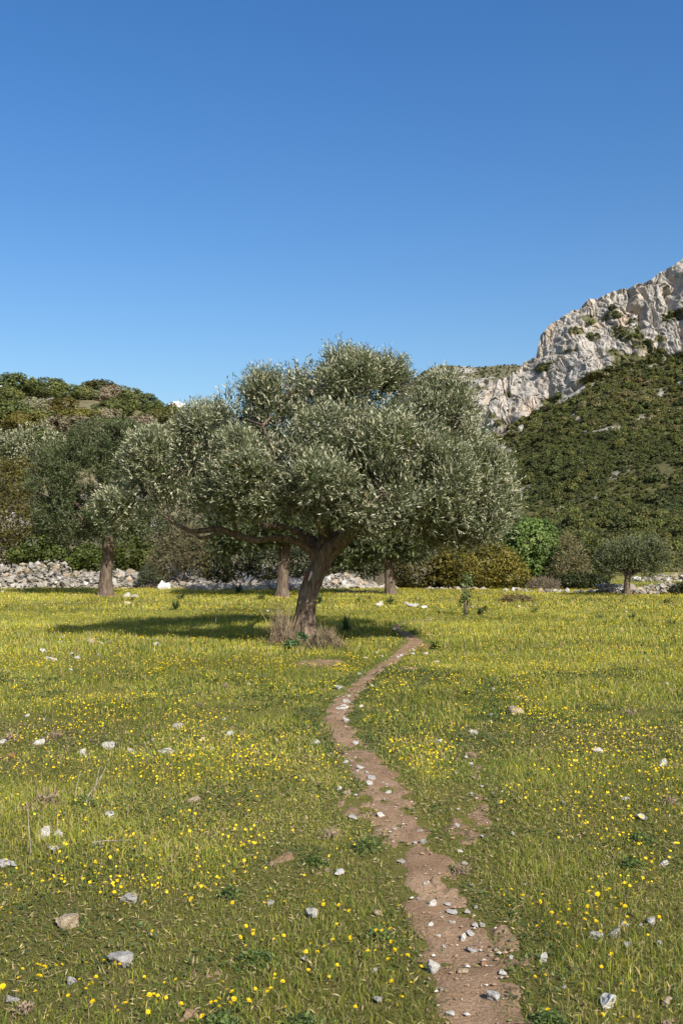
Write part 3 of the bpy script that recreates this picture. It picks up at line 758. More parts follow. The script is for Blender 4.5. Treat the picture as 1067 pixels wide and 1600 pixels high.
# ------------------------------------------------------------------ generic bushes and trees at the field edge
def leafy(name, label, cat, base, lobes_m, n, size, clump, c_lo, c_hi, seed, group=None, mat=None, thr=-0.35, aspect=0.7, trunk_r=0.06, stems=4, up=0.35, spread=0.75, lo=0.5, twigs=0, twig_c=(0.16, 0.12, 0.09)):
    """a bush or small tree: stems and a crown; lobes in metres relative to base"""
    r = np.random.default_rng(seed)
    o = bpy.data.objects.new(name, None); COL.objects.link(o); o.location = base
    tag(o, label, cat, group)
    L = np.array(lobes_m, float)
    parts = []
    for k in range(max(stems, 1)):
        c = L[k % len(L), :3]
        a = np.array([r.normal() * 0.12, r.normal() * 0.12, -0.08])
        parts.append(tube([a, a * 0.5 + c * 0.5 + r.normal(size=3) * 0.06, c], [trunk_r, trunk_r * 0.7, trunk_r * 0.3], 6))
    V, Fs, _ = merge(parts)
    link('trunk' if cat == 'tree' else 'stem', mesh_np('stem', V, Fs, smooth=True, mat=M_BARK_FAR), o)
    if twigs:
        p, d = pick_in_lobes(r, L, twigs, 0.2, 1.4)
        dd = unit(d + np.array([0, 0, 0.4]) + r.normal(size=p.shape) * 0.6)
        ln = (0.3 + 0.5 * r.random(twigs)) * size * 5
        V, Fq = leaf_quads(p, dd, unit(r.normal(size=p.shape)), ln, np.full(twigs, size * 0.22))
        tc_ = np.array(twig_c) * (0.6 + 0.8 * r.random((twigs, 1)))
        tw = link('twigs', mesh_np('twigs', V, Fq, col=np.repeat(tc_, 4, 0), mat=M_DRY), o); tw['kind'] = 'stuff'
    V, Fq, C = bush_leaves(r, L, n, size, clump, c_lo, c_hi, thr, lo, aspect, up, spread)
    V[:, 2] = np.maximum(V[:, 2], 0.0)
    cr = link('crown', mesh_np('crown', V, Fq, col=C, mat=mat or M_BUSH), o); cr['kind'] = 'stuff'
    return o

def px_lobes(base_px, Y, lob):
    """lobes given in photo pixels (x, y, dY, rx, ry, depth m) -> metres about the foot"""
    x0 = float((base_px - CX) / F_PX * Y); b0 = np.array([x0, Y, 0.0])
    out = []
    for (a, b, dy, ra, rb, rd) in lob:
        c = P(a, b, Y + dy) - b0
        out.append((*c, ra * Y / F_PX, rd, rb * Y / F_PX))
    return tuple(b0), out

LENT_LO, LENT_HI = (0.045, 0.045, 0.009), (0.20, 0.165, 0.028)
b, L = px_lobes(750, 57, [(752, 885, 0, 62, 34, 2.2), (715, 880, 0.4, 42, 32, 1.8), (795, 898, 0, 34, 22, 1.4), (770, 872, 0.5, 40, 26, 1.6), (735, 902, -0.3, 56, 16, 1.6), (815, 907, 0, 18, 13, 0.8)])
leafy('lentisk_bush', 'big olive green domed bush between leaning olive and bright green tree', 'bush', b, L, 15000, 0.13, 0.35, LENT_LO, LENT_HI, 201, thr=-0.25)
b, L = px_lobes(650, 58, [(655, 890, 0, 42, 32, 1.8), (630, 895, 0, 24, 24, 1.2), (685, 888, 0.3, 30, 34, 1.5), (690, 905, -0.4, 26, 15, 0.9), (668, 865, 0.6, 36, 22, 1.3)])
leafy('lentisk_bush', 'dark brownish green bush just right of the thin olive trunk', 'bush', b, L, 9000, 0.13, 0.35, (0.03, 0.03, 0.008), (0.095, 0.08, 0.02), 202, thr=-0.25)
b, L = px_lobes(835, 62, [(830, 845, 0, 40, 34, 1.6), (852, 862, -0.2, 24, 28, 1.1), (810, 850, 0, 26, 28, 1.1), (838, 825, 0.2, 26, 16, 1.0), (850, 890, -0.5, 24, 18, 0.9), (825, 880, 0, 34, 22, 1.2), (868, 878, -0.2, 10, 20, 0.5)])
leafy('broadleaf_tree', 'fresh bright green leafy tree at the far edge of the meadow', 'tree', b, L, 9500, 0.17, 0.38, (0.055, 0.095, 0.022), (0.18, 0.25, 0.065), 203, thr=-0.05, trunk_r=0.09)
b, L = px_lobes(892, 60, [(890, 870, 0, 24, 28, 1.0), (896, 898, 0, 28, 18, 1.1), (880, 890, 0, 22, 22, 0.9), (905, 888, 0.2, 18, 24, 0.8), (888, 850, 0, 14, 14, 0.6)])
leafy('bare_shrub', 'greyish brown half bare shrub right of the bright green tree', 'shrub', b, L, 4200, 0.11, 0.3, (0.06, 0.06, 0.022), (0.16, 0.15, 0.065), 204, thr=-0.4, twigs=2600, twig_c=(0.22, 0.18, 0.10))
b, L = px_lobes(925, 64, [(925, 862, 0, 22, 22, 1.0), (915, 880, 0, 22, 24, 1.0), (940, 882, 0, 20, 24, 1.0), (925, 900, -0.4, 30, 12, 1.0)])
leafy('evergreen_tree', 'dark yellowish green tree left of the small round olive', 'tree', b, L, 6000, 0.14, 0.36, (0.03, 0.04, 0.01), (0.11, 0.115, 0.025), 205, thr=-0.2)
b, L = px_lobes(918, 56, [(905, 908, 0, 28, 14, 1.0), (930, 912, 0, 22, 14, 0.9), (880, 908, 0, 20, 12, 0.8)])
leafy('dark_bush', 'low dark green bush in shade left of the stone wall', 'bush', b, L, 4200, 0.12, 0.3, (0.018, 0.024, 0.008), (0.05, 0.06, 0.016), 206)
b, L = px_lobes(850, 55, [(848, 914, 0, 24, 10, 0.8), (862, 918, -0.2, 12, 6, 0.5), (836, 918, -0.2, 12, 6, 0.5)])
leafy('mauve_shrub', 'low greyish mauve twiggy shrub below the bright green tree', 'shrub', b, L, 900, 0.09, 0.3, (0.07, 0.065, 0.045), (0.13, 0.115, 0.085), 207, twigs=1800, twig_c=(0.18, 0.145, 0.10))
b, L = px_lobes(806, 38, [(806, 937, 0, 24, 8.5, 0.4), (790, 940, 0, 13, 6, 0.3), (824, 940, 0, 11, 6, 0.3)])
leafy('cushion_shrub', 'low brown olive cushion shrub alone on the meadow behind the sapling', 'shrub', b, L, 1800, 0.06, 0.15, (0.07, 0.055, 0.018), (0.19, 0.14, 0.06), 208, twigs=500)
b, L = px_lobes(1043, 37, [(1043, 943, 0, 8, 7, 0.2), (1040, 946, 0, 6, 5, 0.16), (1048, 947, 0, 5, 4, 0.15)])
leafy('dwarf_bush', 'tiny round dark green bush near the right edge of the meadow', 'bush', b, L, 900, 0.05, 0.12, (0.02, 0.03, 0.01), (0.07, 0.085, 0.025), 209)
b, L = px_lobes(1060, 47, [(1060, 920, 0, 12, 10, 0.4), (1075, 918, 0, 12, 12, 0.4)])
leafy('dark_bush', 'small dark bush against the stone wall at the right edge', 'bush', b, L, 1500, 0.08, 0.2, (0.02, 0.028, 0.01), (0.06, 0.07, 0.02), 210)

# left edge of the field: thicket behind the wall
thick = [
    (20, 64, [(22, 815, 0, 46, 48, 2.0), (-15, 800, 0, 44, 60, 2.0), (50, 850, 0, 40, 30, 1.6), (10, 865, -1, 50, 20, 1.3)], 10000, (0.028, 0.030, 0.008), (0.11, 0.092, 0.02), 'tall brownish green thicket bush at the left edge behind the wall'),
    (30, 72, [(30, 752, 0, 36, 34, 1.8), (0, 745, 0, 34, 36, 1.8), (45, 785, 0, 26, 28, 1.4)], 6000, (0.035, 0.036, 0.008), (0.14, 0.115, 0.022), 'golden green bush above the thicket at the left edge'),
    (60, 62, [(58, 858, 0, 26, 22, 1.2), (85, 866, -.2, 22, 18, 1.0), (35, 868, -.2, 24, 14, 1.0)], 4200, (0.03, 0.045, 0.009), (0.10, 0.125, 0.025), 'bright green bush just behind the wall at far left'),
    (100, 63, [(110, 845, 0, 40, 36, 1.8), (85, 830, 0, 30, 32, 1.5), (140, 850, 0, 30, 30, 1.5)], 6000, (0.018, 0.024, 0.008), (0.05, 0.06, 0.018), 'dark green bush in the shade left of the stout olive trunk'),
    (140, 60.5, [(140, 868, 0, 24, 20, 1.0), (118, 880, 0, 16, 12, 0.8), (155, 880, -.1, 14, 14, .7)], 3200, (0.035, 0.05, 0.008), (0.11, 0.14, 0.025), 'light green bush touching the stout olive trunk on its left'),
    (205, 60.5, [(205, 864, 0, 34, 26, 1.4), (190, 850, 0.3, 24, 22, 1.1), (228, 872, 0, 24, 22, 1.1), (200, 885, -.3, 24, 12, .8)], 5200, (0.034, 0.045, 0.008), (0.11, 0.125, 0.022), 'yellow green bush right of the stout olive trunk'),
    (245, 66, [(245, 830, 0, 36, 36, 1.8), (210, 825, 0, 34, 30, 1.6), (280, 835, 0, 34, 32, 1.6)], 6000, (0.026, 0.03, 0.012), (0.08, 0.08, 0.03), 'dull green bush behind the brown twiggy shrub'),
    (385, 58, [(370, 872, 0, 46, 32, 1.6), (420, 876, 0, 40, 30, 1.6), (340, 884, 0, 30, 26, 1.3), (470, 876, 0, 36, 30, 1.5)], 9000, (0.016, 0.02, 0.008), (0.042, 0.05, 0.018), 'dense dark thicket in deep shade behind the olive trunks'),  # leaf colour near black: the deep shade is put into it
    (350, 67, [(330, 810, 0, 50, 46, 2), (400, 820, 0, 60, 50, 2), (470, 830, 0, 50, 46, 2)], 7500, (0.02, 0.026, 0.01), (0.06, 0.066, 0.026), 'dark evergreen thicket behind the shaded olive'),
    (540, 61, [(540, 872, 0, 34, 26, 1.4), (575, 878, 0, 30, 24, 1.2), (515, 885, 0, 22, 20, 1)], 5000, (0.02, 0.026, 0.01), (0.07, 0.075, 0.028), 'dull green bush right of the leaning trunk behind the rubble'),
    (585, 63, [(585, 845, 0, 46, 34, 1.8), (630, 850, 0, 40, 34, 1.6)], 5200, (0.03, 0.034, 0.014), (0.085, 0.088, 0.036), 'grey green bush behind the thin trunked olive'),
]
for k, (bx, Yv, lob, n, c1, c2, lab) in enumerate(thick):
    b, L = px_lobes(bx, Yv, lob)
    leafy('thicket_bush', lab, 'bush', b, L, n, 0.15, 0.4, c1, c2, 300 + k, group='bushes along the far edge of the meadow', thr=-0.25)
b, L = px_lobes(285, 57.5, [(285, 862, 0, 42, 34, 1.4), (262, 880, 0, 30, 24, 1.1), (312, 880, 0, 26, 26, 1.0), (300, 845, 0, 34, 26, 1.2), (245, 893, -.2, 18, 14, .7), (320, 858, 0, 22, 22, .9)])
leafy('twiggy_shrub', 'greyish brown twiggy shrub spilling over the rubble wall', 'shrub', b, L, 6000, 0.12, 0.3, (0.04, 0.042, 0.016), (0.12, 0.115, 0.05), 330, twigs=3600, twig_c=(0.17, 0.135, 0.085))
b, L = px_lobes(232, 56.5, [(232, 896, 0, 14, 14, .5), (224, 903, 0, 10, 9, .4), (245, 903, 0, 10, 8, .4)])
leafy('grey_green_bush', 'small grey green bush in front of the rubble wall beside the white lump', 'bush', b, L, 1600, 0.09, 0.2, (0.04, 0.05, 0.025), (0.10, 0.115, 0.06), 331)

# hillside shrubs: prototypes and copies
protos = {}
def proto(kind, seed):
    r = np.random.default_rng(seed)
    spec = {'green': ((0.06, 0.075, 0.024), (0.19, 0.21, 0.066)), 'dark': ((0.055, 0.068, 0.025), (0.17, 0.185, 0.068)), 'gold': ((0.08, 0.078, 0.02), (0.25, 0.225, 0.055)),
            'grey': ((0.13, 0.11, 0.07), (0.32, 0.265, 0.18)), 'olive': ((0.095, 0.105, 0.055), (0.28, 0.29, 0.17))}[kind]
    lob = [(0, 0, 0.45, 0.42, 0.42, 0.36)]
    for q in range(6):
        a = q * 1.05 + r.random() * 0.5
        lob.append((0.3 * math.cos(a), 0.3 * math.sin(a), 0.3 + 0.35 * r.random(), 0.2 + 0.12 * r.random(), 0.2 + 0.12 * r.random(), 0.16 + 0.12 * r.random()))
    o = bpy.data.objects.new('hillside_shrub', None); COL.objects.link(o)
    V, Q = tube([(0, 0, -0.1), (0.03, 0.02, 0.2), (0, 0, 0.5)], [0.03, 0.025, 0.01], 5)
    link('stem', mesh_np('stem', V, Q, mat=M_BARK_FAR), o)
    V, Fq, C = bush_leaves(r, lob, 3600, 0.062, 0.16, spec[0], spec[1], -0.25, 0.5, 0.65)
    V[:, 2] = np.maximum(V[:, 2], -0.02)
    V = V.astype(np.float32)
    c = link('crown', mesh_np('crown', V, Fq, col=C, mat=M_SCRUB), o); c['kind'] = 'stuff'
    return o
hs_list = [  # photo x, top y of crown, width px, height px, kind, label
    (28, 586, 66, 44, 'green', 'largest dark green shrub crowning the skyline at far left of the hill'),
    (75, 590, 46, 34, 'dark', 'second tree-like shrub from the left on the hill skyline'),
    (100, 600, 40, 30, 'green', 'third shrub from the left along the hill skyline, mid green'), (126, 602, 34, 26, 'dark', 'small dark skyline shrub left of the flat topped one'),
    (155, 593, 54, 34, 'dark', 'flat topped dark shrub at the middle of the hill skyline'),
    (168, 602, 30, 34, 'grey', 'greyish skyline shrub just right of the flat topped one'), (188, 600, 44, 32, 'green', 'mid green skyline shrub right of the greyish one'), (216, 612, 50, 32, 'dark', 'broad dark shrub where the hill skyline starts to fall'), (240, 622, 34, 26, 'green', 'small green shrub on the falling skyline left of the cloud'),
    (286, 627, 38, 28, 'dark', 'dark shrub on the hill skyline beside the small white cloud'),
    (255, 632, 44, 34, 'green', 'rounded green shrub below the skyline left of the small cloud'),
    (182, 622, 58, 38, 'green', 'broad rounded green shrub on bare ground near the hill top'),
    (88, 622, 56, 36, 'gold', 'golden green shrub high on the hill'), (120, 636, 56, 34, 'gold', 'golden green shrub in the middle of the hill'),
    (50, 622, 44, 40, 'olive', 'silvery shrub just below the skyline at far left'), (15, 628, 50, 40, 'green', 'green shrub below the largest skyline shrub at the left edge'), (12, 606, 46, 30, 'green', 'green skyline shrub cut by the left edge'), (170, 638, 34, 30, 'grey', 'grey shrub under the broad rounded green one'), (145, 648, 40, 30, 'dark', 'dark shrub between the golden shrub and the grey one'),
    (105, 652, 70, 44, 'grey', 'pale greyish bare shrub in the middle of the hillside'), (140, 664, 60, 40, 'grey', 'lowest of the pale bare shrubs in the middle of the hill'), (215, 650, 50, 36, 'grey', 'greyish shrub right of the broad rounded green one'), (240, 662, 50, 36, 'olive', 'silvery shrub low at the right of the hill'),
    (60, 640, 50, 36, 'green', 'green shrub below the silvery one at far left'), (30, 645, 50, 40, 'gold', 'golden shrub near the left edge of the hill'), (-15, 620, 60, 50, 'green', 'green shrub half outside the left edge of the hill'), (280, 662, 50, 36, 'green', 'green shrub on the hill touching the big olive crown'), (200, 668, 56, 40, 'green', 'green shrub above the grey green olive on the slope'), (265, 680, 60, 40, 'dark', 'dark shrub lowest at the right of the hill'),
    (310, 680, 50, 36, 'green', 'green hill shrub half hidden behind the big olive crown'), (330, 690, 46, 34, 'olive', 'silvery hill shrub half hidden behind the big olive crown'), (70, 670, 50, 40, 'green', 'green shrub right above the pale silvery olive'), (170, 682, 60, 40, 'olive', 'silvery shrub beside the grey green olive on the slope'), (120, 690, 60, 40, 'dark', 'dark shrub between the two olive crowns on the slope'), (225, 690, 60, 44, 'green', 'green shrub right of the grey green olive'), (20, 672, 60, 44, 'dark', 'dark shrub above the olive at the left edge'),
    
    (62, 604, 30, 22, 'green', 'small green bump on the skyline between the two leftmost shrubs'), (140, 606, 26, 20, 'olive', 'small silvery skyline shrub beside the flat topped one'), (205, 606, 26, 20, 'green', 'small green skyline shrub left of the broad dark one'),
    (690, 850, 60, 40, 'green', 'green shrub behind the dark brownish green bush'), (720, 850, 60, 36, 'dark', 'dark shrub behind the big domed bush'), (670, 842, 50, 36, 'olive', 'silvery shrub behind the thin trunked olive'), (760, 846, 60, 36, 'green', 'green shrub behind the right half of the domed bush'),
]
_sh = {'green': 'mid green shrub among the others covering the left hill', 'dark': 'dark green shrub among the others covering the left hill', 'gold': 'golden green shrub low on the left hill',
       'grey': 'greyish half bare shrub among the green ones on the left hill', 'olive': 'silvery green shrub among the others covering the left hill'}
rs = np.random.default_rng(5)
for (a, top, w, h, kind, lab) in hs_list:
    key = (kind, rs.integers(2))
    first = key not in protos
    if first: protos[key] = proto(kind, 400 + len(protos))
    o = protos[key] if first else copy_tree(protos[key])
    p = hill_at(a, max(top + h * 0.85, float(hill_crest(a)) + 1))
    k = p[1] / F_PX
    o.location = (p[0], p[1], p[2] - 0.3)
    o.scale = (w * k * 1.15, w * k * 1.15, h * k * 1.2)
    o.rotation_euler = (0, 0, rs.random() * 6.28)
    tag(o, lab or _sh[kind], 'shrub', 'shrubs on the left hill')
# olives low on the hill at the left
for k, (bx, by, lob, lab) in enumerate([
        (60, 740, [(55, 690, 0, 46, 34, 2.6), (85, 705, 0, 32, 34, 2.0), (30, 705, 0, 34, 34, 2.0), (65, 725, 0, 40, 26, 2.0)], 'pale silvery olive crown above the golden bush at left'),
        (5, 745, [(5, 705, 0, 34, 36, 2.2), (-20, 690, 0, 34, 36, 2.2), (10, 730, 0, 28, 24, 1.6)], 'silvery olive crown cut by the left edge of the view'),
        (200, 740, [(200, 690, 0, 36, 32, 2.2), (225, 705, 0, 26, 30, 1.6), (180, 705, 0, 30, 30, 1.8)], 'grey green olive crown on the slope behind the stout olive')]):
    p = hill_at(bx, by)
    far_olive(lab, None, lob, [(bx, by + 4), (bx, by - 10), (bx, by - 30)], [8, 6, 5], 1400, 120 + k, base=tuple(p), ll=0.24, lw=0.085)

# ------------------------------------------------------------------ mountain scrub (one mass): instanced clumps
def scrub_clump(name, seed, c1, c2):
    r = np.random.default_rng(seed)
    lob = [(0, 0, 0.35, 0.5, 0.5, 0.38)] + [(0.35 * math.cos(a), 0.35 * math.sin(a), 0.25 + 0.2 * r.random(), 0.25, 0.25, 0.22) for a in np.arange(4) * 1.6 + r.random()]
    V, Fq, C = bush_leaves(r, lob, 420, 0.17, 0.25, c1, c2, -0.4, 0.55, 0.75)
    o = bpy.data.objects.new(name, mesh_np(name, V, Fq, col=C, mat=M_SCRUB))
    return o
SC = bpy.data.collections.new('scrub_sources')
cols = [((0.046, 0.057, 0.022), (0.105, 0.122, 0.042)), ((0.06, 0.071, 0.023), (0.135, 0.15, 0.046)), ((0.078, 0.088, 0.025), (0.18, 0.19, 0.056)), ((0.10, 0.10, 0.046), (0.215, 0.205, 0.10)), ((0.115, 0.102, 0.04), (0.24, 0.205, 0.09))]
for k, (c1, c2) in enumerate(cols):
    SC.objects.link(scrub_clump('scrub_clump', 500 + k, c1, c2))

def scatter(name, label, pts, scl, seed):
    rr_ = np.random.default_rng(seed)
    q_ = 0.7 * fbm(pts[:, 0] / 12, pts[:, 1] / 16, 0, 19, 3) + 0.7 * noise(pts[:, 0] / 45, pts[:, 1] / 60, 0, 20) + rr_.normal(size=len(pts)) * 0.45
    idx = np.clip(np.searchsorted([-0.35, 0.3, 0.95, 1.35], q_), 0, len(cols) - 1)
    me = bpy.data.meshes.new(name)
    me.vertices.add(len(pts)); me.vertices.foreach_set('co', np.asarray(pts, np.float32).ravel())
    a = me.attributes.new('sz', 'FLOAT', 'POINT'); a.data.foreach_set('value', np.asarray(scl, np.float32))
    a = me.attributes.new('idx', 'INT', 'POINT'); a.data.foreach_set('value', idx.astype(np.int32))
    o = link(name, me); tag(o, label, kind='stuff')
    ng = bpy.data.node_groups.new(name + '_nodes', 'GeometryNodeTree')
    ng.interface.new_socket('Geometry', in_out='INPUT', socket_type='NodeSocketGeometry')
    ng.interface.new_socket('Geometry', in_out='OUTPUT', socket_type='NodeSocketGeometry')
    N, L = ng.nodes, ng.links
    gi, go = N.new('NodeGroupInput'), N.new('NodeGroupOutput')
    ci = N.new('GeometryNodeCollectionInfo'); ci.inputs['Collection'].default_value = SC
    ci.inputs['Separate Children'].default_value = True; ci.inputs['Reset Children'].default_value = True
    ip = N.new('GeometryNodeInstanceOnPoints'); ip.inputs['Pick Instance'].default_value = True
    ri = N.new('GeometryNodeInputNamedAttribute'); ri.data_type = 'INT'; ri.inputs['Name'].default_value = 'idx'
    rv = N.new('FunctionNodeRandomValue'); rv.data_type = 'FLOAT_VECTOR'; rv.inputs[0].default_value = (-0.15, -0.15, 0); rv.inputs[1].default_value = (0.15, 0.15, 6.28)
    na = N.new('GeometryNodeInputNamedAttribute'); na.data_type = 'FLOAT'; na.inputs['Name'].default_value = 'sz'
    L.new(gi.outputs[0], ip.inputs['Points']); L.new(ci.outputs[0], ip.inputs['Instance']); L.new(ri.outputs[0], ip.inputs['Instance Index'])
    L.new(rv.outputs[0], ip.inputs['Rotation']); L.new(na.outputs[0], ip.inputs['Scale'])
    L.new(ip.outputs[0], go.inputs[0])
    md = o.modifiers.new('scatter', 'NODES'); md.node_group = ng
    return o

def sample_sheet(V, dens, rng):
    """random points over a grid sheet, density (per m2) given per vertex"""
    a = V[:-1, :-1]; b = V[1:, :-1]; c = V[1:, 1:]; d = V[:-1, 1:]
    area = 0.5 * np.linalg.norm(np.cross(c - a, d - b), axis=-1)
    ex = area * dens[:-1, :-1]
    cnt = rng.poisson(np.clip(ex, 0, 200))
    idx = np.repeat(np.arange(cnt.size), cnt.ravel())
    i, j = np.unravel_index(idx, cnt.shape)
    s, t = rng.random(len(i))[:, None], rng.random(len(i))[:, None]
    return a[i, j] * (1 - s) * (1 - t) + b[i, j] * s * (1 - t) + c[i, j] * s * t + d[i, j] * (1 - s) * t

rs = np.random.default_rng(11)
dens = np.where(rowg < 1.04, 1.15, 0.0) * (1 - rock)
dens = dens + np.where((rowg >= 0.98) & (rowg < 1.97), 0.16, 0) * (veg > 0.5) * (rock < 0.5)
x, y, z = MV[..., 0], MV[..., 1], MV[..., 2]
ppx = CX + F_PX * x / y
dens *= (ppx > 560) & (ppx < 1250)
dens *= 0.35 + 1.1 * np.clip(fbm(x / 14, y / 20, 0, 15, 3) + 0.5, 0, 1)
pts = sample_sheet(MV, dens, rs)
sz = (0.55 + 0.75 * rs.random(len(pts)) + 1.9 * (rs.random(len(pts)) < 0.10) * rs.random(len(pts))) * np.interp(pts[:, 1], [120, 450], [0.9, 1.3])
scatter('mountain_scrub', 'dense dark green scrub covering the mountain slope', pts, sz, 1)
dens2 = np.where((rg > 0.3) & (rg < 3.0), 0.035, 0.0) * (1 - 0.75 * rk2)
pts2 = sample_sheet(RV, dens2, rs)
scatter('ridge_scrub', 'sparse scrub dotting the distant rocky ridge', pts2, 0.9 + 1.5 * rs.random(len(pts2)) ** 2, 2)
# low scrub between the shrubs of the left hill
dh = np.where((np.arange(n_k + 6)[None, :] < n_k) & (HV[..., 2] > 0.6), 0.06, 0.0) * (1 - hill_rock) * (np.abs(CX + F_PX * HV[..., 0] / HV[..., 1] - 300) < 420)
pts3 = sample_sheet(HV, dh, rs)
scatter('hill_scrub', 'low mixed scrub covering the ground of the left hill', pts3, 0.7 + 1.1 * rs.random(len(pts3)), 3)
print('scrub', len(pts), len(pts2), len(pts3))

# ------------------------------------------------------------------ stones
def rock_mesh(name, seed, sub=3, mat=None, cuts=9, flat=0.0):
    import bmesh
    bm = bmesh.new(); bmesh.ops.create_icosphere(bm, subdivisions=sub, radius=1.0)
    co = np.array([v.co[:] for v in bm.verts])
    r = np.random.default_rng(seed)
    for _ in range(cuts):
        nrm = unit(r.normal(size=3)); off = 0.26 + 0.38 * r.random()
        d = co @ nrm - off
        co = co - np.outer(np.clip(d, 0, None) * 0.93, nrm)
    co = co + 0.10 * np.stack([fbm(co[:, 0] * 2.6 + seed, co[:, 1] * 2.6 + 9 * q_, co[:, 2] * 2.6, seed + q_, 4, 0.6) for q_ in range(3)], -1)
    co -= (co.max(0) + co.min(0)) / 2
    co /= (co.max(0) - co.min(0)) / 2
    for v, c in zip(bm.verts, co): v.co = c
    me = bpy.data.meshes.new(name); bm.to_mesh(me); bm.free()
    if mat: me.materials.append(mat)
    return me
TONES = {'w': M_STONE, 't': M_STONE_TAN, 'o': M_STONE_RED, 'g': M_STONE_GREY}
ROCKS = {k: [rock_mesh('stone', 600 + 7 * q + ord(k), 3, m) for q in range(5)] for k, m in TONES.items()}
rs = np.random.default_rng(21)
GS = {'p': ('small pale stone lying along the dirt path', 'stones along the dirt path'), 'l': ('small white stone in the flowery grass left of the path', 'small stones in the grass left'),
      'r': ('small white stone in the grass right of the path', 'small stones in the grass right'), 'c': ('small white stone in the scattered cluster left of the tree shadow', 'stones in the cluster left'),
      'f': ('small pale stone on the far meadow behind the big olive', 'stones on the far meadow')}
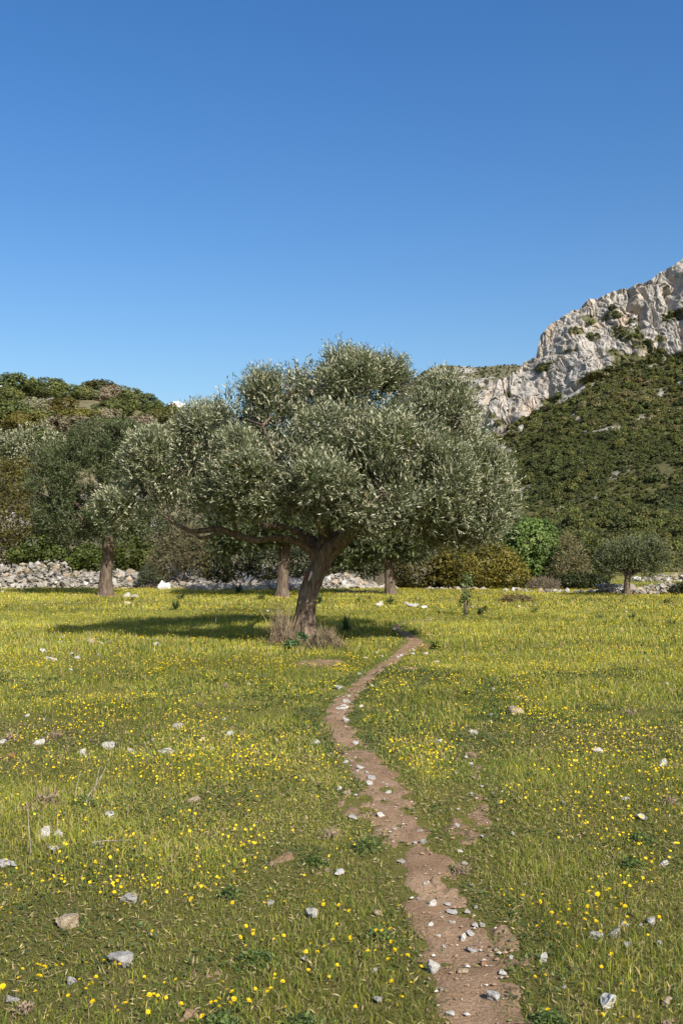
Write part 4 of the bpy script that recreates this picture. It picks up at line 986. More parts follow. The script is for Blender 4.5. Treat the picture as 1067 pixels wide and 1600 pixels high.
STONES = [
    (168, 1157, 21, 16, 'w', 'whitest of the small stones in the row left of the path, pointed'), (60, 1151, 20, 11, 'w', 'pale flat stone at the left end of the row of stones'),
    (126, 1167, 17, 10, 'w', 'pale stone between the pointed white stone and the left end of the row'), (134, 1176, 8, 6, 'w', 'l'), (205, 1168, 15, 8, 'w', 'l'), (260, 1166, 22, 11, 'w', 'broad white stone at the right end of the row left of the path'),
    (277, 1126, 18, 10, 'w', 'white stone above the row, level with the path bend'), (316, 1145, 11, 9, 'w', 'l'), (360, 1138, 13, 6, 'w', 'l'), (332, 1161, 8, 6, 'w', 'l'), (4, 1152, 12, 9, 'w', 'pale stone cut by the left edge of the view'), (18, 1173, 10, 8, 'o', 'small reddish stone near the left edge'),
    (304, 1243, 19, 12, 't', 'pale tan stone alone in the flowers left of the path'), (171, 1272, 14, 10, 'w', 'l'), (68, 1301, 20, 24, 'w', 'upright pointed white stone beside the dry stalk'), (92, 1303, 16, 13, 'w', 'lumpy white stone just right of the upright pointed one'),
    (12, 1350, 30, 14, 'g', 'flat grey streaked stone at the left edge'), (158, 1319, 7, 9, 'w', 'l'), (84, 1328, 18, 7, 'g', 'l'), (200, 1390, 28, 21, 'g', 'angular grey white stone among flowers in the left foreground'),
    (104, 1429, 34, 25, 't', 'big tan stone with split top in the left foreground'), (187, 1491, 38, 24, 'g', 'big ridged grey stone low in the left foreground'), (113, 1525, 15, 12, 'g', 'small grey stone below the ridged one'), (20, 1554, 20, 12, 'g', 'grey stone in the bottom left corner'),
    (487, 1407, 21, 20, 'w', 'round white stone in the grass left of the lower path'), (530, 1358, 16, 9, 'w', 'flat white stone above the round white one'), (590, 1410, 13, 8, 't', 'l'), (584, 1497, 9, 7, 'w', 'l'), (590, 1545, 13, 9, 'g', 'l'), (423, 1396, 11, 6, 'g', 'l'), (475, 1480, 8, 6, 'g', 'l'),
    (434, 1312, 6, 5, 'w', 'l'), (511, 1355, 8, 6, 't', 'l'),
    (68, 1016, 13, 7, 'w', 'c'), (79, 1025, 16, 9, 'w', 'largest white stone in the scattered cluster left of the tree shadow'), (122, 1024, 11, 6, 'w', 'c'), (114, 1019, 9, 5, 'w', 'c'), (64, 998, 6, 4, 'w', 'c'), (94, 1003, 12, 5, 'w', 'c'), (99, 995, 7, 5, 'w', 'c'), (142, 1000, 11, 9, 't', 'tan stone at the foot of a thin stick left of the shadow'), (158, 1003, 10, 4, 'w', 'c'),
    (172, 1001, 10, 4, 't', 'c'), (213, 1003, 8, 4, 'w', 'c'), (231, 998, 6, 4, 'w', 'c'), (245, 999, 7, 5, 'w', 'c'), (244, 1008, 10, 6, 'w', 'c'), (254, 1006, 7, 3, 'w', 'c'), (240, 1015, 8, 6, 'w', 'c'), (229, 1015, 5, 4, 'w', 'c'), (316, 1013, 6, 6, 'w', 'c'), (380, 1015, 7, 4, 'w', 'c'), (389, 1068, 6, 7, 'w', 'l'), (110, 1048, 10, 5, 'w', 'c'),
    (208, 1038, 9, 4, 'w', 'c'), (43, 1114, 8, 5, 'w', 'l'), (155, 1020, 6, 5, 'w', 'c'), (38, 1012, 5, 4, 'w', 'c'), (184, 1020, 5, 4, 'w', 'c'), (290, 1015, 6, 4, 'w', 'c'), (350, 1116, 5, 5, 'w', 'l'), (68, 1121, 5, 4, 'w', 'l'), (239, 1148, 7, 5, 'w', 'l'), (385, 967, 8, 5, 'w', 'pale stone lying in the shadow of the big olive'),
    (530, 1070, 16, 9, 'w', 'bright white stone left of the upper path bend'), (541, 1088, 14, 9, 'w', 'topmost of the three white stones on the path bend'), (535, 1098, 18, 10, 'w', 'middle of the three white stones on the path bend'), (541, 1117, 14, 9, 'w', 'lowest of the three white stones on the path bend'), (492, 1150, 16, 8, 'w', 'white stone on the worn left rim of the path'),
    (538, 1103, 6, 5, 'w', 'p'), (531, 1102, 7, 5, 'w', 'p'), (545, 1082, 7, 4, 'w', 'p'), (541, 1189, 8, 6, 'w', 'p'), (563, 1199, 14, 9, 'w', 'white stone on the left rim of the path, uppermost of four'), (574, 1209, 8, 6, 'w', 'p'), (580, 1216, 13, 7, 'w', 'white stone on the path, third of four down its left rim'), (577, 1224, 10, 8, 'w', 'p'), (555, 1150, 11, 5, 'w', 'p'), (530, 1232, 8, 7, 'w', 'p'), (542, 1239, 15, 7, 't', 'flat tan stone on the bare earth left of the path'),
    (606, 1236, 10, 6, 'w', 'p'), (595, 1270, 12, 9, 'w', 'p'), (552, 1273, 16, 5, 'w', 'p'), (558, 1206, 6, 5, 'w', 'p'), (600, 1248, 6, 5, 'w', 'p'), (556, 1243, 6, 5, 'w', 'p'), (616, 1292, 8, 5, 'w', 'p'), (656, 1295, 9, 4, 'w', 'p'), (578, 1065, 10, 7, 'o', 'orange stone on the upper path'), (617, 1036, 8, 6, 'o', 'small orange stone where the path nears the tree shadow'), (582, 1070, 6, 4, 'w', 'p'),
    (627, 1021, 7, 4, 'w', 'p'), (644, 1019, 10, 5, 'w', 'p'), (665, 1019, 8, 4, 'w', 'p'), (682, 1029, 11, 7, 'w', 'white stone in the grass right of the upper path end'), (588, 1017, 6, 4, 'w', 'p'), (572, 1026, 6, 4, 'w', 'p'), (622, 1023, 5, 4, 'w', 'p'), (597, 1022, 5, 3, 'w', 'p'), (561, 1052, 6, 4, 'w', 'p'), (646, 1013, 6, 4, 'w', 'p'), (564, 1098, 7, 5, 'w', 'p'), (618, 1102, 7, 4, 'w', 'r'),
    (808, 1103, 26, 19, 't', 'biggest stone in the meadow, a tan block right of the path'), (740, 1135, 16, 10, 'w', 'square white stone below and left of the tan block'), (768, 1111, 9, 7, 'w', 'r'), (766, 1121, 6, 4, 'w', 'r'), (684, 1148, 13, 8, 'g', 'grey stone half hidden in flowers right of the path'), (809, 1086, 8, 5, 'w', 'r'), (770, 1075, 6, 4, 'w', 'r'), (749, 1038, 7, 4, 'w', 'r'),
    (934, 1164, 13, 9, 'w', 'white rounded stone alone among the flowers on the right'), (1036, 1191, 14, 17, 'w', 'upright white stone near the right edge'), (899, 1192, 8, 5, 'w', 'r'), (846, 1118, 8, 5, 'g', 'r'), (1042, 1067, 6, 5, 'w', 'r'), (1011, 1030, 5, 4, 'w', 'r'), (790, 981, 8, 5, 'w', 'r'), (841, 990, 5, 4, 'w', 'r'), (1004, 1279, 18, 9, 'w', 'flat white stone in the grass near the right edge'), (976, 1252, 13, 5, 'w', 'r'), (880, 1256, 6, 6, 'w', 'r'),
    (713, 1205, 10, 5, 'w', 'r'), (752, 1228, 8, 4, 'w', 'r'), (770, 1241, 6, 4, 'w', 'r'), (736, 1193, 6, 4, 'w', 'r'), (714, 1286, 8, 4, 'w', 'r'), (728, 1180, 6, 4, 'w', 'r'), (736, 1239, 5, 4, 'w', 'r'), (716, 1263, 7, 4, 'w', 'r'), (922, 1235, 8, 4, 'g', 'r'),
    (661, 1311, 14, 8, 'w', 'white stone near the right rim of the path where it straightens'), (627, 1338, 12, 8, 'w', 'flat white stone on the left rim of the lower path'), (648, 1313, 7, 5, 'w', 'p'), (665, 1372, 9, 6, 'w', 'p'), (674, 1396, 14, 13, 'w', 'angular white stone upright in the middle of the lower path'), (671, 1429, 11, 8, 'w', 'p'), (660, 1440, 7, 6, 't', 'p'), (654, 1391, 6, 5, 'g', 'p'),
    (677, 1491, 19, 24, 'w', 'large white stone on the left rim of the lowest path'), (694, 1461, 7, 5, 'w', 'p'), (656, 1296, 6, 4, 'w', 'p'), (690, 1531, 7, 5, 'w', 'p'), (670, 1512, 6, 5, 't', 'p'), (704, 1569, 14, 9, 'w', 'white stone at the left rim of the path near the bottom'), (699, 1398, 10, 5, 'w', 'p'), (706, 1425, 9, 6, 'w', 'p'), (685, 1445, 9, 5, 'w', 'p'),
    (770, 1542, 21, 17, 'g', 'sharp grey stone casting a dark shadow on the lowest path'), (723, 1502, 17, 8, 't', 'flat tan stone in the middle of the lowest path'), (785, 1507, 12, 8, 'w', 'p'), (755, 1490, 10, 9, 'o', 'rusty brown stone on the lowest path'), (737, 1465, 17, 9, 'w', 'long pale stone where the path widens at the bottom'), (723, 1445, 9, 13, 'w', 'p'), (735, 1441, 13, 7, 'w', 'p'), (743, 1430, 10, 6, 'w', 'p'), (753, 1429, 8, 8, 'w', 'p'),
    (730, 1409, 9, 7, 'w', 'p'), (743, 1403, 7, 5, 'w', 'p'), (706, 1410, 16, 6, 'w', 'p'), (774, 1465, 6, 6, 'w', 'p'), (766, 1475, 9, 5, 't', 'p'), (798, 1482, 6, 9, 'w', 'p'), (735, 1372, 6, 4, 'w', 'p'), (718, 1326, 9, 5, 'w', 'p'), (726, 1343, 10, 4, 'w', 'p'), (753, 1303, 6, 4, 'w', 'p'), (783, 1514, 5, 4, 'w', 'p'),
    (950, 1555, 30, 27, 'w', 'large pale angular stone in the grass at the lower right'), (849, 1484, 16, 13, 'w', 'white stone in the grass just right of the lowest path'), (958, 1445, 22, 17, 'g', 'grey stone among flowers, right one of a leaning pair'), (932, 1452, 22, 14, 'g', 'grey stone among flowers, left one of a leaning pair'), (979, 1466, 11, 8, 'g', 'r'), (1018, 1425, 14, 12, 'g', 'small grey stone in flowers by the right edge'), (976, 1429, 12, 6, 'w', 'r'),
    (1037, 1340, 12, 9, 'w', 'pale stone near the right edge in tall grass'), (1042, 1558, 16, 12, 't', 'reddish tan stone sunk in grass at the bottom right'), (801, 1300, 6, 5, 'w', 'r'), (1000, 1430, 7, 5, 'w', 'r'), (1030, 1463, 8, 6, 'g', 'r'), (819, 1372, 6, 4, 'g', 'r'), (880, 1535, 7, 5, 'g', 'r'),
    (593, 943, 13, 10, 'w', 'upright white stone on the far meadow beneath the thin olive'), (645, 945, 20, 8, 'w', 'broad white stone on the far meadow right of the thin olive'), (637, 942, 12, 7, 'g', 'f'), (662, 948, 10, 6, 'w', 'pale reddish stone at the right end of the far group'), (672, 966, 4, 3, 'w', 'f'), (616, 982, 5, 4, 'w', 'f'), (612, 941, 7, 4, 'w', 'f'),
    (738, 948, 9, 6, 't', 'tan stone just behind the sapling'), (198, 929, 11, 10, 'w', 'upright pale stone right of the stout olive trunk'), (211, 931, 12, 7, 'w', 'pale stone right of the upright one near the stout olive'), (199, 940, 11, 6, 't', 'pale tan stone in front of the pair near the stout olive'), (4, 923, 8, 5, 'w', 'f'), (35, 921, 6, 3, 'w', 'f'), (320, 916, 10, 6, 'g', 'grey boulder at the foot of the shaded rubble'),
    (305, 922, 5, 4, 'w', 'f'), (308, 917, 5, 4, 'w', 'f'), (418, 954, 5, 3, 'w', 'f'), (254, 948, 8, 4, 'w', 'f'), (810, 945, 5, 4, 'w', 'f'), (978, 956, 4, 3, 'w', 'f'), (913, 962, 4, 3, 'w', 'f'), (962, 982, 4, 3, 'w', 'f'), (713, 984, 4, 3, 'w', 'f'), (680, 983, 4, 3, 'w', 'f'), (672, 990, 5, 3, 'w', 'f'),
]
for (a, b, w, h, tone, lab) in STONES:
    x0, y0 = (float(q) for q in G(a, b + h * 0.42))
    k = math.hypot(y0, CAM_H) / F_PX
    me = ROCKS[tone][rs.integers(5)]
    big = len(lab) > 1
    hw, hh = w * k / 2, h * k / 2
    dep = hw * (0.75 + 0.4 * rs.random())
    hh = hh * (0.95 if b > 1200 else 1.05)
    o = link('stone', me, None, (x0, y0 + dep * 0.4, float(gz(x0, y0)) + hh * 0.38 + 0.008), (rs.normal() * 0.12, rs.normal() * 0.12, rs.random() * 0.7 - 0.35 + (math.pi if rs.random() < 0.5 else 0)), (hw * 0.98, dep, hh * 1.05))
    if big: tag(o, lab, 'stone')
    else: tag(o, GS[lab][0], 'stone', GS[lab][1])
# the bright white lump at the foot of the wall
wl_me = rock_mesh('white_lump', 905, 4, M_WHITE, 5)
co = np.array([v.co[:] for v in wl_me.vertices]); t = co[:, 0]
co[:, 2] += 0.75 * np.exp(-((t + 0.45) / 0.25) ** 2) * (co[:, 2] > 0) + 0.4 * np.exp(-((t - 0.6) / 0.2) ** 2) * (co[:, 2] > 0)
wl_me.vertices.foreach_set('co', co.astype(np.float32).ravel())
p = P(257, 912, 54)
o = link('white_boulder', wl_me, None, (p[0], 54, 0.16), (0, 0.12, 0.2), (0.36, 0.25, 0.2)); tag(o, 'bright white two-peaked lump at the foot of the rubble wall', 'boulder')

# gravel on the path, too small to pick apart
rs = np.random.default_rng(33)
k = rs.integers(0, len(PX_) - 60, 1700); off = (rs.random(1700) * 2 - 1) * PW_[k] * 0.95
gx_ = PX_[k] + nx[k] * off; gy_ = PY_[k] + ny[k] * off
ext = [(a + c * (rs.random(25) * 2 - 1) * 0.7, b + d * (rs.random(25) * 2 - 1) * 0.7) for (a, b, c, d) in _pt[:6]]
gx_ = np.concatenate([gx_] + [e[0] for e in ext]); gy_ = np.concatenate([gy_] + [e[1] for e in ext])
N = len(gx_)
octa = np.array([(1, 0, 0), (0, 1, 0), (-1, 0, 0), (0, -1, 0), (0, 0, 0.8), (0.3, 0.2, -0.8)], float)
of = np.array([(0, 1, 4), (1, 2, 4), (2, 3, 4), (3, 0, 4), (1, 0, 5), (2, 1, 5), (3, 2, 5), (0, 3, 5)])
sz = 0.003 + 0.010 * rs.random(N) ** 4.0
V = octa[None] * (0.7 + 0.6 * rs.random((N, 6, 1))) * sz[:, None, None] * np.array([1.2, 1, 0.7])
a = rs.random(N) * 6.28
ca, sa = np.cos(a)[:, None], np.sin(a)[:, None]
V = np.stack([V[..., 0] * ca - V[..., 1] * sa, V[..., 0] * sa + V[..., 1] * ca, V[..., 2]], -1)
V += np.stack([gx_, gy_, gz(gx_, gy_) + 0.010 + sz * 0.3], -1)[:, None]
Fq = (of[None] + (np.arange(N) * 6)[:, None, None]).reshape(-1, 3)
c = np.where(rs.random((N, 1)) < 0.25, np.array([[0.46, 0.42, 0.37]]), np.array([[0.27, 0.17, 0.115]])) * (0.7 + 0.5 * rs.random((N, 1)))
m, n_, l_, b_, _ = new_mat('path_gravel'); at = nd(n_, 'ShaderNodeAttribute', attribute_name='col'); l_.new(at.outputs['Color'], b_.inputs['Base Color']); b_.inputs['Roughness'].default_value = 0.95
o = link('gravel', mesh_np('gravel', V.reshape(-1, 3), Fq, col=np.repeat(c, 6, 0), mat=m)); tag(o, 'fine gravel strewn over the dirt path', kind='stuff')

# ------------------------------------------------------------------ dry stone walls
WALL_ROCKS = [rock_mesh('stone', 800 + q, 1, mt, 8) for q, mt in enumerate([M_WALL, M_WALL, M_WALL2, M_WALL, M_WALL, M_WALL2, M_WALL, M_STONE_GREY])]
m_low = [np.array([v.co[:] for v in w.vertices]) for w in WALL_ROCKS]
def low_rock(r):
    q = rock_mesh('tmp', int(r.integers(1e6)), 1, None, 6); v = np.array([x.co[:] for x in q.vertices]); f = np.array([p.vertices[:] for p in q.polygons]); bpy.data.meshes.remove(q); return v, f
def wall(name, label, x_of, y_fn, top_fn, depth, n_big, n_small, size, seed, slump=0.7):
    """rubble bank: stones piled in a long heap; x in metres, y_fn foot line, top_fn height"""
    r = np.random.default_rng(seed)
    top_0 = top_fn
    def top_fn(q): return float(top_0(q)) * (0.86 + 0.24 * float(fbm(q / 1.3, seed * 1.7, 0, 13, 2)))
    x0, x1 = x_of
    xc = 0.5 * (x0 + x1)
    o = bpy.data.objects.new(name, None); COL.objects.link(o); o.location = (xc, float(y_fn(xc)), 0)
    tag(o, label, 'wall')
    org_ = np.array(o.location)
    # earth and rubble core
    ux = np.linspace(x0, x1, 80); sec = np.array([(0, 0.0), (0.12, 0.45), (0.3, 0.8), (0.55, 0.92), (0.85, 0.8), (1.1, 0.0)])
    V = np.array([[(x_, float(y_fn(x_)) + depth * s_[0] * (1 + .15 * math.sin(x_ * 3)), max(float(top_fn(x_)), 0.02) * s_[1] * 0.6 - 0.08) for s_ in sec] for x_ in ux])
    core = link('rubble_core', mesh_np('rubble_core', V.reshape(-1, 3) - org_, grid_faces(80, 6), smooth=True, mat=M_WALL), o)
    def spot(n):
        xx = x0 + (x1 - x0) * r.random(n)
        t = r.random(n) ** 0.85
        hgt = np.array([max(float(top_fn(q)), 0.05) for q in xx])
        yy = np.array([float(y_fn(q)) for q in xx]) + depth * np.interp(t, [0, .45, .8, .95, 1], [0, 0.12, 0.3, 0.5, .8]) + r.normal(size=n) * 0.05
        zz = hgt * np.interp(t, [0, .45, .8, 1], [0.02, .45, .8, .95])
        return xx, yy, zz
    xx, yy, zz = spot(n_big)
    for q in range(n_big):
        s_ = size * (0.6 + 0.9 * r.random() ** 1.8)
        link('stone', WALL_ROCKS[r.integers(len(WALL_ROCKS))], o, (xx[q] - xc, yy[q] - org_[1], zz[q]), (r.normal() * 0.35, r.normal() * 0.35, r.random() * 6.28), (s_ * 0.5, s_ * (0.35 + 0.2 * r.random()), s_ * (0.26 + 0.16 * r.random())))
    if n_small:
        xx, yy, zz = spot(n_small)
        ps = []
        base = [low_rock(r) for _ in range(8)]
        for q in range(n_small):
            v, f = base[r.integers(8)]
            s_ = size * (0.25 + 0.3 * r.random()); a = r.random() * 6.28
            R = np.array([[math.cos(a), -math.sin(a), 0], [math.sin(a), math.cos(a), 0], [0, 0, 1]])
            ps.append(((v * np.array([s_ * .55, s_ * .4, s_ * .35])) @ R.T + np.array([xx[q], yy[q], zz[q]]) - org_, f))
        V, Fs, _ = merge(ps)
        sm = link('small_stones', mesh_np('small_stones', V, Fs, mat=M_WALL), o); sm['kind'] = 'stuff'
    return o
top_l = lut([(-28, 1.9), (-22, 1.85), (-19.8, 1.8), (-17, 1.6), (-15, 1.5), (-12, 1.1), (-9.6, 0.75), (-8.7, 0.5), (-8.2, 0.3)])
wall('rubble_wall', 'long pale rubble stone wall along the far left of the meadow', (-27, -8.2), lambda q: 57.2 + 0.1 * math.sin(q), top_l, 2.6, 300, 1500, 0.36, 41)
wall('rubble_bank', 'low shaded heap of rubble behind the olive trunks', (-8.4, -2.2), lambda q: 53.5, lut([(-8.4, 0.25), (-7, 0.4), (-5, 0.42), (-3.4, 0.4), (-2.2, 0.3)]), 2.2, 110, 300, 0.34, 42)
wall('rubble_heap', 'sunlit heap of pale rubble just right of the leaning trunk', (-1.9, 3.1), lambda q: 56.5 - 0.15 * q, lut([(-1.9, 0.5), (-1.3, 0.85), (0.2, 0.75), (1.4, 0.4), (2.2, 0.2), (3.1, 0.08)]), 1.8, 110, 260, 0.32, 43)
wall('stone_wall', 'low dry stone wall at the far right of the meadow', (12.1, 19.5), lambda q: 47.2, lut([(12.1, 0.4), (12.6, 0.46), (14, 0.52), (15.2, 0.58), (16, 0.5), (19.5, 0.48)]), 0.7, 200, 700, 0.28, 44)
wall('stone_row', 'broken line of pale stones at the edge of the field on the right', (8.2, 13.8), lambda q: 51.5 - 0.75 * (q - 8.2), lut([(8.2, 0.10), (10, 0.14), (13.8, 0.14)]), 0.5, 60, 60, 0.22, 45)
wall('stone_row', 'thin line of pale stones under the big domed bush', (4.6, 8.0), lambda q: 55.0 - 0.3 * (q - 4.6), lut([(4.6, 0.1), (6, 0.14), (8.0, 0.1)]), 0.5, 30, 50, 0.22, 46)
wall('stone_wall', 'short pale wall beyond the second field at the right edge', (21.4, 27), lambda q: 73.0, lut([(21.4, 0.25), (23, 0.6), (27, 0.8)]), 1.2, 60, 80, 0.4, 47)

# ------------------------------------------------------------------ plants on the meadow
def strap_plant(r, n, L, w, spread):
    """rosette of long arching strap leaves"""
    V, Fq, C = [], [], []
    off = 0
    for q in range(n):
        a = r.random() * 6.28; tilt = 0.25 + spread * r.random(); ln = L * (0.6 + 0.6 * r.random())
        d = np.array([math.cos(a), math.sin(a), 0]); sd = np.array([-math.sin(a), math.cos(a), 0])
        pts = []
        for t in (0, 0.35, 0.7, 1.0):
            ang = tilt * (0.5 + 1.1 * t)
            pts.append(d * (math.sin(ang) * ln * t + 0.03) + np.array([0, 0, math.cos(ang) * ln * t]))
        ws = (w, w * 1.1, w * 0.8, w * 0.1)
        for p_, ww in zip(pts, ws):
            V += [p_ - sd * ww / 2, p_ + sd * ww / 2]
        for s_ in range(3):
            Fq.append((off + 2 * s_, off + 2 * s_ + 1, off + 2 * s_ + 3, off + 2 * s_ + 2))
        c = np.array((0.036, 0.068, 0.022)) * (0.7 + 0.8 * r.random())
        C += [c] * 8; off += 8
    return np.array(V), np.array(Fq), np.array(C)
rs = np.random.default_rng(51)
SP = []
for q in range(3):
    V, Fq, C = strap_plant(rs, 95, 1.0, 0.055, 1.05)
    SP.append(mesh_np('leaf_rosette', V, Fq, col=C, mat=M_HERB))
sp_list = [(275, 952, 20, 20, 'green strap-leaved plant right of the pale stones near stout olive'), (282, 938, 26, 14, 'wispy strap-leaved plant behind the one near the stout olive'), (500, 945, 16, 28, 'tall dark strap-leaved plant peeking out right of the leaning trunk'), (541, 985, 26, 32, 'strap-leaved plant in the tree shadow right of the dry stalks'),
           (680, 1012, 32, 16, 'strap-leaved plant right of the path where the shadow ends'), (609, 944, 28, 16, 'strap-leaved plant beside the upright white far stone'), (935, 968, 26, 15, 'leftmost big strap-leaved clump of the row on the right'), (962, 968, 18, 11, 'second strap-leaved clump of the row on the right'), (986, 967, 22, 13, 'third strap-leaved clump of the row on the right'), (1000, 974, 18, 11, 'rightmost strap-leaved clump of the row, slightly nearer'),
           (834, 957, 20, 12, 'dark strap-leaved clump in front of the cushion shrub'), (852, 960, 16, 8, 'smaller clump right of the dark one by the cushion shrub'), (894, 938, 11, 7, 'small strap-leaved tuft before the stone row'), (1050, 978, 24, 12, 'strap-leaved clump by the right edge of the meadow'), (1040, 966, 14, 9, 'thin strap-leaved tuft behind the clump at right edge'),
           (408, 936, 22, 12, 'strap-leaved tuft left of the leaning trunk on the far meadow'), (352, 918, 34, 26, 'tall grassy clump at the foot of the shaded rubble'), (577, 938, 9, 12, 'slender strap tuft left of the upright white far stone'), (560, 940, 10, 9, 'low tuft midway between trunk and upright white stone'), (209, 938, 14, 8, 'low green tuft at the foot of the stout olive'), (373, 928, 20, 20, 'grey green clump before the shaded rubble')]
for (a, b, w, h, lab) in sp_list:
    x0, y0 = (float(q) for q in G(a, b)); k = y0 / F_PX
    o = link('strap_leaf_plant', SP[rs.integers(3)], None, (x0, y0, float(gz(x0, y0)) - 0.02), (0, 0, rs.random() * 6.28), (w * k * 0.78, w * k * 0.78, h * k * 1.2))
    tag(o, lab, 'plant', 'strap-leaved plants on the meadow')

# the sapling
x0, y0 = (float(q) for q in G(727, 962)); mm = y0 / F_PX
o = bpy.data.objects.new('sapling', None); COL.objects.link(o); o.location = (x0, y0, 0); tag(o, 'thin upright sapling with tufted green top on the open meadow', 'tree')
o0 = np.array([x0, y0, 0])
stems = [([(726, 964), (726, 945), (723, 930), (722, 920)], [2.0, 1.7, 1.3, 0.8]), ([(728, 964), (730, 940), (729, 918), (730, 900)], [1.6, 1.3, 1.1, 0.7]), ([(727, 950), (735, 935), (736, 920)], [1.0, 0.8, 0.5])]
for sp_, rr in stems:
    V, Q = tube([P(a, b, y0) for a, b in sp_], np.array(rr) * mm, 7, 0.05, 3); link('stem', mesh_np('stem', V - o0, Q, smooth=True, mat=M_BARK_FAR), o)
_, L = px_lobes(727, y0, [(731, 904, 0, 9, 9, 0.22), (725, 915, 0, 7, 7, 0.18), (736, 915, 0, 6, 7, 0.15), (729, 930, 0, 8, 10, 0.2), (722, 940, 0, 6, 8, 0.15), (734, 943, 0, 6, 8, 0.15), (728, 955, 0, 7, 6, 0.16)])
V, Fq, C = bush_leaves(rs, L, 430, 0.07, 0.2, (0.06, 0.085, 0.024), (0.17, 0.22, 0.07), -0.3, 0.2)
link('crown', mesh_np('crown', V, Fq, col=C, mat=M_BUSH), o)['kind'] = 'stuff'
x0, y0 = (float(q) for q in G(753, 962)); _, L = px_lobes(753, y0, [(754, 953, 0, 7, 4, 0.15), (758, 950, 0, 6, 3, 0.12), (750, 958, 0, 4, 4, 0.1)])
leafy('low_shoot', 'small leafy shoot just right of the sapling', 'plant', (x0, y0, 0), L, 130, 0.08, 0.2, (0.04, 0.06, 0.02), (0.11, 0.14, 0.05), 340, trunk_r=0.01)

# dry stalks and weed at the foot of the big olive
def stalks(r, spots, hts, width, tilt, cols):
    n = len(spots)
    d = unit(np.stack([r.normal(size=n) * tilt, r.normal(size=n) * tilt, np.ones(n)], -1))
    V, Fq = leaf_quads(spots, d, unit(np.stack([r.normal(size=n) * .5, -np.ones(n), np.zeros(n)], -1)), hts, np.full(n, width))
    c = np.array(cols)[r.integers(len(cols), size=n)] * (0.7 + 0.5 * r.random((n, 1)))
    return V, Fq, np.repeat(c, 4, 0)
rs = np.random.default_rng(61)
def brush(label, px, py, wpx, hpx, n, seed, dens_tw):
    r = np.random.default_rng(seed)
    x0, y0 = (float(q) for q in G(px, py)); k = y0 / F_PX
    o = bpy.data.objects.new('dry_brush', None); COL.objects.link(o); o.location = (x0, y0, float(gz(x0, y0))); tag(o, label, 'dry plants', 'dry brush at the foot of the big olive')
    R = wpx * k / 2
    sx = r.normal(size=n) * R * 0.5; sy = r.normal(size=n) * 0.22
    sp_ = np.stack([sx, sy, np.zeros(n)], -1)
    ht = hpx * k * (0.2 + 0.85 * r.random(n) ** 1.8) * np.clip(1 - (sx / R) ** 2 * 0.5, 0.25, 1)
    A_ = stalks(r, sp_, ht, 0.013, 0.26, [(0.25, 0.18, 0.12), (0.17, 0.12, 0.08), (0.30, 0.235, 0.16)])
    m_ = dens_tw
    p_ = np.stack([r.normal(size=m_) * R * 0.5, r.normal(size=m_) * 0.25, r.random(m_) * hpx * k * 0.62], -1)
    p_[:, 2] *= np.exp(-(p_[:, 0] / (R * 0.85)) ** 2) * (0.75 + 0.5 * noise(p_[:, 0] * 6, p_[:, 1] * 6, 0, seed))
    d_ = unit(r.normal(size=(m_, 3)) + np.array([0, 0, 0.8]))
    V2, F2 = leaf_quads(p_, d_, unit(r.normal(size=(m_, 3))), 0.06 + 0.13 * r.random(m_), np.full(m_, 0.011))
    c2 = np.array([(0.20, 0.155, 0.10), (0.13, 0.10, 0.065), (0.13, 0.12, 0.055)])[r.integers(3, size=m_)] * (0.7 + 0.6 * r.random((m_, 1)))
    V, Fs, C = merge([A_, (V2, F2, np.repeat(c2, 4, 0))])
    st = link('stalks', mesh_np('stalks', V, Fs, col=C, mat=M_DRY), o); st['kind'] = 'stuff'
brush('tall pale dry stalks left of the leaning trunk', 443, 1006, 46, 84, 190, 71, 800)
brush('dense greyish dry brush right of the leaning trunk', 507, 1012, 56, 44, 200, 72, 2600)
x0, y0 = (float(q) for q in G(462, 1014)); _, L = px_lobes(462, y0, [(458, 1003, 0, 12, 8, 0.14), (472, 992, 0, 10, 8, 0.12), (450, 1008, 0, 8, 6, 0.1)])
leafy('broadleaf_weed', 'green leafy weed among dry stalks at the foot of the trunk', 'plant', (x0, y0, float(gz(x0, y0))), L, 420, 0.065, 0.2, (0.06, 0.11, 0.04), (0.16, 0.24, 0.10), 341, trunk_r=0.01, lo=0.2)

# dead stalks and dry thistle tufts
M_STICK = bark_mat('bleached_stick', (0.22, 0.18, 0.14), (0.38, 0.33, 0.27), (0.5, 0.46, 0.4), 2)
def stick(label, pts, r_px, group=None, upright=True):
    x0, y0 = (float(q) for q in G(*pts[0])); k = y0 / F_PX
    z0 = float(gz(x0, y0))
    b0 = np.array([x0, y0, z0])
    if upright: pp = [P(a, b, y0 + 0.02 * q) for q, (a, b) in enumerate(pts)]; pp = [p - pp[0] for p in pp]; pp[0] = pp[0] - np.array([0, 0, .03])
    else: pp = [np.array([*[float(c) for c in G(a, b)], 0]) - np.array([x0, y0, 0]) + np.array([0, 0, 0.05]) for a, b in pts]
    V, Q = tube(pp, np.linspace(r_px, r_px * 0.45, len(pp)) * k, 6, 0.08, 4)
    o = link('dead_stalk', mesh_np('dead_stalk', V, Q, smooth=True, mat=M_STICK), None, b0); tag(o, label, 'stalk', group)
stick('upright bleached dead stalk near the left edge', [(50, 1342), (47, 1310), (45, 1285), (44, 1266)], 1.3)
stick('leaning pale forked stalk among the flowers at left', [(131, 1263), (138, 1245), (150, 1228), (160, 1212), (166, 1199)], 1.3)
stick('short upright stalk left of the leaning one', [(117, 1252), (119, 1235), (126, 1206)], 0.9)
stick('thin second stalk crossing the leaning one', [(145, 1238), (152, 1215), (157, 1195)], 0.8)
stick('fallen bleached twig lying in the left foreground', [(144, 1329), (165, 1326), (203, 1325)], 1.3, upright=False)
stick('thin stick standing in a tan stone left of the shadow', [(142, 1000), (141.5, 990), (141, 985)], 0.8)
